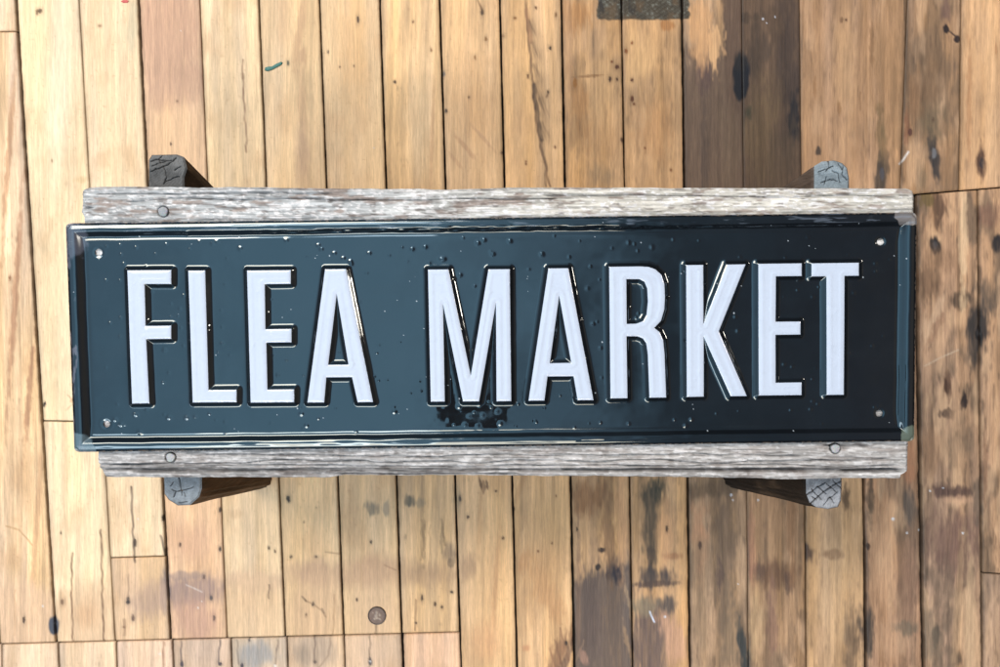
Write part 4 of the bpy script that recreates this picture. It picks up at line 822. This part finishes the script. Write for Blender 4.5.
LET = {
 'F': ([(128.1,270.4),(171.9,270.1),(171.9,284),(145.2,284),(146.3,325.9),(171.8,325.6),(171.8,338.7),(147,339),(149.9,403.1),(132.8,403.3)], None),
 'L': ([(189,270.6),(205.8,270.6),(209,389.9),(237.1,389.6),(237.1,402),(193.3,402.3)], None),
 'E': ([(247.6,270.6),(291.2,270.2),(291.2,283.8),(265.2,284.2),(265.9,329.2),(291.9,328.9),(291.9,342.2),(266.8,342.5),(267.9,389.5),(294.6,389.2),(294.6,402),(251.2,402.4)], None),
 'A': ([(325.4,269.3),(346.3,269.1),(373.3,401.8),(358,402),(352.4,377),(326.7,377.2),(324.5,402.2),(307.9,402.3)], [(337.1,293.7),(348.8,364.5),(328.5,364.7)]),
 'M': ([(428.1,269.7),(448.5,269.5),(470.9,375.7),(488.5,269.4),(509.7,269.3),(511.2,400.9),(496.6,401.1),(496,302.7),(479.1,401.1),(463.1,401.2),(443.1,303.8),(444.9,401.3),(431,401.4)], None),
 'A2': ([(548.3,268.5),(568.1,268.3),(593.3,399.8),(577.5,400),(573.5,376.1),(547.4,376.3),(544.3,400.3),(528.5,400.5)], [(559.1,295.5),(571.2,362.7),(549.7,363.1)]),
 'R': ([(609,266.9),(640,266.5),(648,267),(655.1,269.4),(661.1,274.9),(664,283.6),(664.7,296),(664,309.4),(660.7,320.7),(653.9,327.9),(659.2,332),(662.9,340.2),(664.3,354.4),(665.8,397.3),(649.2,397.5),(647.6,354.4),(646.1,343.5),(642.7,338.4),(637.1,336.2),(626.3,336.1),(627.2,398),(610.3,398.2)],
       [(626.1,279.1),(639.3,279.2),(644.3,281.9),(647,288.4),(647.7,301.6),(646.3,315.1),(642.9,321.2),(636,323.7),(626.5,323.9)]),
 'K': ([(685.8,265.2),(702.8,265),(703.1,324.3),(726.3,264.7),(745,264.4),(718.4,331.1),(746.2,395.8),(730.2,396),(703.3,336.3),(703.3,396.4),(686.5,396.7)], None),
 'E2': ([(757.9,263.9),(801.1,263.4),(801.1,276),(775.4,276.3),(775,321.7),(799.8,321.5),(799.8,334.4),(775,334.8),(775,382.6),(800.9,382.2),(800.9,394.8),(758.2,395.3)], None),
 'T': ([(810.9,263.4),(858.2,262.8),(858.2,275.7),(843.9,275.9),(843,394.5),(826,394.7),(825.8,276.3),(810.9,276.5)], None),
}
def loc_poly(p):
    a = np.array(p, float); u, v = to_local(a[:, 0], a[:, 1]); return np.stack([u, v], 1)
LETL = {k: (loc_poly(o), None if h is None else loc_poly(h)) for k, (o, h) in LET.items()}

# small blisters, dust nibs under the enamel
PIM = []
for _ in range(240):
    PIM.append((rng.uniform(24, SW - 24), rng.uniform(18, SH - 16), rng.uniform(.8, 1.9), rng.uniform(.16, .48)))
for (x, y) in ((97+90, 233), (286, 240), (318, 245), (321, 249), (334, 253), (343, 258), (350, 261), (369, 253), (351, 264), (425, 247), (441, 259), (444, 259), (478, 243), (484, 240), (493, 254), (510, 241), (542, 254), (460, 275), (301, 414), (306, 426), (394, 412), (135, 415), (120, 425), (114, 420), (168, 418), (139, 433), (186, 418), (459, 407), (500, 424), (412, 249), (240, 248)):
    u, v = to_local(x, y); PIM.append((float(u), float(v), 2.1, .60))

BLOB = [float(v) for v in to_local(476, 418)]
for (x, y) in ((469, 416.5), (482.5, 415.5), (465, 425), (477.5, 426), (497, 412)):
    u, v = to_local(x, y); PIM.append((float(u), float(v), 2.2, .34))
def low_noise(U, V):
    return .95 * (fbm(U / 75, V / 60, 501, 2) - .5) + .10 * (fbm(U / 14, V / 14, 503, 2) - .5)

def sign_h(U, V, pim=True):
    """height in local px above the field"""
    # rounded outline distance from the outer edge
    cx, cy = SW / 2, SH / 2; R = 7.0
    qx = np.abs(U - cx) - (cx - R); qy = np.abs(V - cy) - (cy - R)
    d = R - (np.hypot(np.maximum(qx, 0), np.maximum(qy, 0)) + np.minimum(np.maximum(qx, qy), 0))
    wig = (fbm(U / 34, V / 30, 505, 3) - .5)
    # side strips are wider than the top and bottom ones
    horiz = sstep(-14, 6, qy - qx)     # 1 near top/bottom
    d_in = 16.5 + wig * 1.0 - 2.2 * horiz
    h = 4.2 * (1 - sstep(8.2 + wig * 1.6, d_in, d))
    h = h - .9 * (1 - sstep(0, 4.0, d)) ** 1.5 - .6 * np.exp(-((d - 0) / 1.5) ** 2)
    h = h + .45 * np.exp(-((d - 6.3 - wig * 2) / 2.2) ** 2)
    h = h - .35 * np.exp(-((d - d_in - .8) / 1.6) ** 2)       # slight crease at the foot of the rim
    # dished panel with oil-can waviness
    h = h + low_noise(U, V) * sstep(10, 24, d)
    h = h + .34 * (fbm(U / 9, V / 9, 509, 2) - .5) * np.exp(-((U - BLOB[0]) / 36) ** 2 - ((V - BLOB[1]) / 22) ** 2)
    # crumpled seam along the top flange
    cr_ = (vn(U / 9, V / 1.6, 507) - .5) * np.exp(-((V - 10.5) / 2.5) ** 2) * sstep(150, 260, U) * (1 - sstep(520, 700, U))
    h = h + 1.3 * cr_
    bb = (vn(U / 16, V / 2.0, 508) - .5) * np.exp(-((SH - V - 7) / 2.5) ** 2) * sstep(110, 200, U) * (1 - sstep(560, 700, U))
    h = h + .5 * bb
    for k, (P, Hh) in LETL.items():
        x0, y0 = P.min(0) - 15; x1, y1 = P.max(0) + 15
        if U.ndim == 2:
            js = np.where((U[0] > x0) & (U[0] < x1))[0]; is_ = np.where((V[:, 0] > y0) & (V[:, 0] < y1))[0]
            if not len(js) or not len(is_): continue
            sl = (slice(is_[0], is_[-1] + 1), slice(js[0], js[-1] + 1))
        else:
            m = (U > x0) & (U < x1) & (V > y0) & (V < y1)
            if not m.any(): continue
            sl = m
        sd = poly_sd(U[sl], V[sl], (P, Hh))
        wv = .5 * (fbm(U[sl] / 12, V[sl] / 12, 511, 2) - .5)
        e = 3.1 * (1 - sstep(-1.4, 5.8 + wv, sd)) + .9 * np.exp(-np.maximum(sd + 1, 0) / 2.6) + .34 * np.exp(-((sd + 4.0) / 1.5) ** 2)
        h[sl] = h[sl] + e
    if pim:
        for (u, v, r, a) in PIM:
            if U.ndim == 2:
                js = np.where(np.abs(U[0] - u) < 4 * r)[0]; is_ = np.where(np.abs(V[:, 0] - v) < 4 * r)[0]
                if not len(js) or not len(is_): continue
                sl = (slice(is_[0], is_[-1] + 1), slice(js[0], js[-1] + 1))
            else:
                sl = (np.abs(U - u) < 4 * r) & (np.abs(V - v) < 4 * r)
                if not sl.any(): continue
            rr = np.hypot(U[sl] - u, V[sl] - v) / r
            h[sl] = h[sl] + a * np.exp(-rr ** 2)
    return h, d

sx0, sy0 = float(ctr[0]), float(ctr[1])
SO = (sx0, sy0, ZB)
sign = empty('metal_sign', SO, 'long glossy black embossed metal sign with raised white FLEA MARKET letters', 'sign')
nu, nv = int(SW / .55), int(SH / .55)
uu = np.linspace(0, SW, nu); vv = np.linspace(0, SH, nv)
U, V = np.meshgrid(uu, vv)
# pull the grid corners in so the outline is rounded
R = 5.5
def round_corner(U, V):
    cx, cy = SW / 2, SH / 2
    du = np.sign(U - cx); dv = np.sign(V - cy)
    au = np.abs(U - cx) - (cx - R); av = np.abs(V - cy) - (cy - R)
    m = (au > 0) & (av > 0)
    mx = np.maximum(au, av); L = np.hypot(au, av) + 1e-9
    s = np.where(m, mx / L, 1)
    return np.where(m, cx * 0 + cx + du * (cx - R + au * s), U), np.where(m, cy + dv * (cy - R + av * s), V)
H, D = sign_h(U, V)
U2, V2 = round_corner(U, V)
holes = []
for (x, y, r) in ((97.4, 252.4, 3.6), (105.4, 424.4, 3.4), (881.6, 241.6, 3.5), (880.2, 413.6, 3.4)):
    u, v = to_local(x, y); holes.append((float(u), float(v), r))
for (u, v, r) in holes:
    dd = np.hypot(U - u, V - v)
    H = H - .45 * (1 - sstep(r - .5, r + 2.6, dd)) + .06 * np.exp(-((dd - r - 2.8) / 1.2) ** 2)
    # snap the nearest grid ring onto the circle
    m = (dd > r - .55) & (dd < r + .3)
    f_ = np.where(m, r / np.maximum(dd, 1e-6), 1)
    U2 = np.where(m, u + (U - u) * f_, U2); V2 = np.where(m, v + (V - v) * f_, V2)
wx, wy = to_world(U2, V2)
z = ZS + H * PXM
blk = np.array([.0060, .0078, .0105])
c = np.empty(U.shape + (3,)); c[:] = blk
c = c * (1 + .6 * (fbm(U / 30, V / 30, 521, 3) - .5))[..., None]
rg = .02 + .035 * fbm(U / 18, V / 18, 523, 3)
# bare, chipped corners
def patch(mask, colr, rough):
    global c, rg
    c = mixc(c, lin(colr), mask); rg = rg + (rough - rg) * mask
n = fbm(U / 5, V / 5, 531, 3) - .5
n8 = fbm(U / 2, V / 2, 533, 3)
patch(.55 * (1 - sstep(9, 13, np.hypot((U - 5) * .8, (V - 12) * .55) + n * 8)), (88, 92, 108), .35)
patch(.75 * (1 - sstep(20, 22, np.hypot(U * .95, (SH - V) * 1.1) + n * 3)) * (sstep(-1, 1, 44 - (U + (SH - V)) + n * 3)), (84, 104, 116), .38)
patch(.85 * (1 - sstep(12.5, 13.5, np.hypot((SW - 8 - U) * .9, (V - 3) * 1.35) + n * 4)), (104, 98, 98), .55)
patch(.75 * (1 - sstep(9, 11, np.hypot(SW - 4 - U, SH - 6 - V) + n * 5)), (92, 104, 92), .5)
patch(.5 * sstep(.55, .72, fbm(U / 3.2, V / 14, 535, 3)) * (D < 8) * (U < 12), (108, 108, 124), .4)
patch(.30 * sstep(.60, .75, fbm(U / 16, V / 2.4, 537, 3)) * (D < 9) * (V < 12), (120, 132, 150), .35)
# worn pale steel along the very edge and dust specks
patch(.4 * (1 - sstep(.2, 1.2, D + n * 2)) * sstep(.4, .6, n8), (150, 130, 112), .5)
for _ in range(90):
    du_, dv_, r_ = rng.uniform(6, SW - 6), rng.uniform(6, SH - 6), rng.uniform(.3, .65)
    j0 = int(du_ / .55); i0 = int(dv_ / .55)
    sl = (slice(max(0, i0 - 4), i0 + 5), slice(max(0, j0 - 4), j0 + 5))
    k = .8 * (1 - sstep(r_ * .6, r_ * 1.3, np.hypot(U[sl] - du_, (V[sl] - dv_) * rng.uniform(.7, 1.4))))
    c[sl] = mixc(c[sl], lin((188, 200, 212)), k); rg[sl] = rg[sl] + (.6 - rg[sl]) * k
# hazy finger smears
sm = sstep(.5, .8, fbm(U / 60 + V / 90, V / 14, 541, 3)) * .10
rg = rg + sm
co = np.stack([wx, wy, z], -1).reshape(-1, 3)
fa = grid_faces(nv, nu)
fc_u = U.ravel()[fa].mean(1); fc_v = V.ravel()[fa].mean(1)
keep = np.ones(len(fa), bool)
for (u, v, r) in holes: keep &= np.hypot(fc_u - u, fc_v - v) > r - .12
fa = fa[keep]
ring = ring_index(nv, nu)
cs, fs, cc, rs = [co], [fa], [c.reshape(-1, 3)], [rg.ravel()]
prev = ring; base = nv * nu
for zz, inn in ((ZS + .0012, -.0002), (ZS - .0002, 0), (ZS - .0012, .0006)):
    lo = co[ring].copy(); lo[:, 2] = zz
    dxy = lo[:, :2] - ctr; lo[:, :2] -= dxy / np.linalg.norm(dxy, axis=1)[:, None] * inn
    cur = np.arange(len(ring)) + base
    fs.append(np.stack([prev, np.roll(prev, -1), np.roll(cur, -1), cur], 1)); cs.append(lo)
    cc.append(np.tile(blk, (len(ring), 1))); rs.append(np.full(len(ring), .3)); prev = cur; base += len(ring)
make_mesh('panel', np.concatenate(cs), np.concatenate(fs), MAT_PANEL, parent=sign, origin=SO, col=np.concatenate(cc), extra=np.concatenate(rs))

NAMES = {'F': 'white raised letter F', 'L': 'white raised letter L', 'E': 'white raised letter E of FLEA', 'A': 'white raised letter A of FLEA', 'M': 'white raised letter M',
         'A2': 'white raised letter A of MARKET', 'R': 'white raised letter R', 'K': 'white raised letter K', 'E2': 'white raised letter E of MARKET', 'T': 'white raised letter T'}
for key, (P, Hh) in LETL.items():
    pts, edges = [], []
    def ring_add(Q):
        b = len(pts); q = []
        n_ = len(Q)
        for i in range(n_):
            p0, p1 = Q[i], Q[(i + 1) % n_]
            m_ = max(1, int(np.linalg.norm(p1 - p0) / 1.0))
            for t in range(m_): q.append(p0 + (p1 - p0) * t / m_)
        for i, p in enumerate(q):
            pts.append(Vector((float(p[0]), float(p[1])))); edges.append((b + i, b + (i + 1) % len(q)))
    ring_add(P)
    if Hh is not None: ring_add(Hh)
    x0, y0 = P.min(0); x1, y1 = P.max(0)
    gu, gv = np.meshgrid(np.arange(x0, x1, .95), np.arange(y0, y1, .95))
    gu = gu.ravel(); gv = gv.ravel()
    sd = poly_sd(gu, gv, (P, Hh))
    for a, b in zip(gu[sd < -.35], gv[sd < -.35]): pts.append(Vector((float(a), float(b))))
    vo, _, fo, _, _, _ = delaunay_2d_cdt(pts, edges, [], 0, 1e-5)
    L = np.array([(v.x, v.y) for v in vo])
    tri = np.array([f for f in fo if len(f) == 3])
    cen = L[tri].mean(1)
    tri = tri[poly_sd(cen[:, 0], cen[:, 1], (P, Hh)) < 0]
    h, _ = sign_h(L[:, 0].copy(), L[:, 1].copy())
    x, y = to_world(L[:, 0], L[:, 1])
    co = np.stack([x, y, ZS + h * PXM + .00022], 1)
    v1 = co[tri[:, 1]] - co[tri[:, 0]]; v2 = co[tri[:, 2]] - co[tri[:, 0]]
    flip = np.cross(v1, v2)[:, 2] < 0
    tri[flip] = tri[flip][:, ::-1]
    nz_ = fbm(L[:, 0] / 9, L[:, 1] / 9, 551, 3)
    cl = np.tile(np.array([[.47, .54, .67]]), (len(L), 1)) * (.98 + .04 * nz_)[:, None]
    sp = sstep(.80, .90, vn(L[:, 0] / 3.3, L[:, 1] / 3.3, 553))
    cl = cl * (1 - .035 * sp)[:, None]
    o = make_mesh('letter', co, tri, MAT_LETTER, parent=sign, origin=SO, col=cl)
    o['label'] = NAMES[key]

# ==================================================================== SMALL THINGS ON THE FLOOR
cx, cy = un(377, 615.5, 0); cx = float(cx); cy = float(cy)
CR_ = 9.4 * 0.00096
coin = empty('coin', (cx, cy, 0), 'small round tarnished brown coin lying flat on a floor board, lower left of the sign', 'coin')
g = np.linspace(-1, 1, 90)
gx, gy = np.meshgrid(g, -g)
# square grid mapped to a disc
dxx = gx * np.sqrt(1 - gy ** 2 / 2); dyy = gy * np.sqrt(1 - gx ** 2 / 2)
r = np.hypot(dxx, dyy)
q1, q2 = dxx * 10, -dyy * 10         # local px, q2 downwards
def blob(x, y, rx, ry, an=0):
    a = math.radians(an); e1 = (q1 - x) * math.cos(a) + (q2 - y) * math.sin(a); e2 = -(q1 - x) * math.sin(a) + (q2 - y) * math.cos(a)
    return np.exp(-((e1 / rx) ** 2 + (e2 / ry) ** 2) ** 1.5)
rel = np.maximum.reduce([blob(0, -3.5, 1.6, 2.2), blob(-.5, 0, 2.0, 3.0, 14), blob(-2.2, 3.2, 1.6, 1.4, 20), blob(0, 2.4, 2.4, 1.6), blob(3.0, 3.4, 2.2, 1.2, 30), blob(3.2, -1.2, 1.3, 2.0, -10), blob(-4.2, -3.6, 1.4, .9, 30) * .5])
hh = .0009 + .00028 * sstep(.84, .90, r) * (1 - sstep(.95, 1, r)) + .00030 * rel - .0005 * sstep(.97, 1, r)
ccol = np.empty(gx.shape + (3,)); ccol[:] = lin((104, 78, 64)) / ILLUM
ccol = mixc(ccol, lin((176, 158, 142)) / ILLUM, .75 * rel)
ccol = mixc(ccol, lin((48, 34, 28)) / ILLUM, .9 * sstep(.82, .93, r))
ccol = ccol * (.75 + .5 * fbm(q1 / 2.2, q2 / 2.2, 601, 3))[..., None]
co = np.stack([cx + dxx * CR_, cy + dyy * CR_, hh], -1).reshape(-1, 3)
fa = grid_faces(90, 90); ring = ring_index(90, 90)
lo = co[ring].copy(); lo[:, 2] = .0001
cur = np.arange(len(ring)) + len(co)
sk = np.stack([ring, np.roll(ring, -1), np.roll(cur, -1), cur], 1)
make_mesh('coin_face', np.concatenate([co, lo]), np.concatenate([fa, sk]), MAT_COIN, parent=coin, origin=(cx, cy, 0),
          col=np.concatenate([ccol.reshape(-1, 3), np.tile(lin((60, 42, 34)), (len(ring), 1))]))

def chip(name, outline, colr, label, cat, thick=.0007):
    P = np.array(outline, float); x, y = un(P[:, 0], P[:, 1], 0)
    ox_, oy_ = float(x.mean()), float(y.mean()); n_ = len(P)
    cxp, cyp = P.mean(0)
    P2 = np.array([(cxp + (a - cxp) * .8, cyp + (b - cyp) * .8) for a, b in P]); x2, y2 = un(P2[:, 0], P2[:, 1], 0)
    zt = thick * (1 + .3 * np.sin(np.arange(n_)))
    co = np.concatenate([np.stack([x, y, np.full(n_, .0003)], 1), np.stack([x, y, zt * .7], 1), np.stack([x2, y2, zt], 1), [[ox_, oy_, thick * 1.1]]])
    fa = []
    for i in range(n_):
        j = (i + 1) % n_
        fa += [(i, j, n_ + j, n_ + i), (n_ + i, n_ + j, 2 * n_ + j, 2 * n_ + i), (2 * n_ + i, 2 * n_ + j, 3 * n_)]
    o = make_mesh(name, co, fa, plain_mat(name + '_paint', tuple(lin(colr) / ILLUM), .55, .35, 900), origin=(ox_, oy_, 0))
    o['label'] = label; o['category'] = cat
    return o
chip('paint_chip', [(264.8, 70.5), (265.4, 67.6), (268.5, 66.8), (272, 66.6), (276, 64), (281, 61.8), (282.8, 62.6), (281.5, 64.8), (277, 67.2), (272.5, 69.6), (268, 71.2)][::-1], (60, 124, 116),
     'thin teal sliver of paint lying on the pale floor boards above the sign', 'paint chip')
chip('paint_fleck', [(121, 1.6), (123, .2), (127, .1), (129, 1.2), (127.5, 2.8), (123.5, 3)][::-1], (206, 84, 84),
     'tiny red paint fleck on a pale floor board at the top edge of the photo', 'paint chip', .0005)

# ==================================================================== THE PHONE TAKING THE PICTURE (seen mirrored in the sign)
ph = empty('smartphone', (-.036, -.172, .775), 'dark phone held over the sign, seen only as a black reflection below the letter M', 'phone')
MAT_PH = plain_mat('black_phone_glass', (.006, .006, .007), .3, .3, 50)
def rbox(name, hx, hy, z0, z1, r, mat, cxy=(0, 0)):
    co, fa = [], []; n_ = 8; prof = [(z0, .0015), (z0 + .0015, 0), (z1 - .0015, 0), (z1, .0015)]
    for (zz, ins) in prof:
        for q, (sx_, sy_) in enumerate(((1, 1), (-1, 1), (-1, -1), (1, -1))):
            for t in range(n_ + 1):
                a = math.pi / 2 * (q + t / n_)
                co.append((cxy[0] + sx_ * (hx - r) + (r - ins) * math.cos(a), cxy[1] + sy_ * (hy - r) + (r - ins) * math.sin(a), zz))
    m_ = 4 * (n_ + 1)
    for k_ in range(3):
        for i in range(m_): fa.append((k_ * m_ + i, k_ * m_ + (i + 1) % m_, (k_ + 1) * m_ + (i + 1) % m_, (k_ + 1) * m_ + i))
    fa.append(tuple(range(m_))[::-1]); fa.append(tuple(3 * m_ + i for i in range(m_)))
    return make_mesh(name, co, fa, mat, parent=ph, smooth=False)
rbox('phone_body', .045, .050, 0, .008, .008, MAT_PH)
rbox('lens', .006, .006, -.0018, .001, .0055, plain_mat('lens_rim', (.02, .02, .022), .2, .2, 50), (.028, .022))
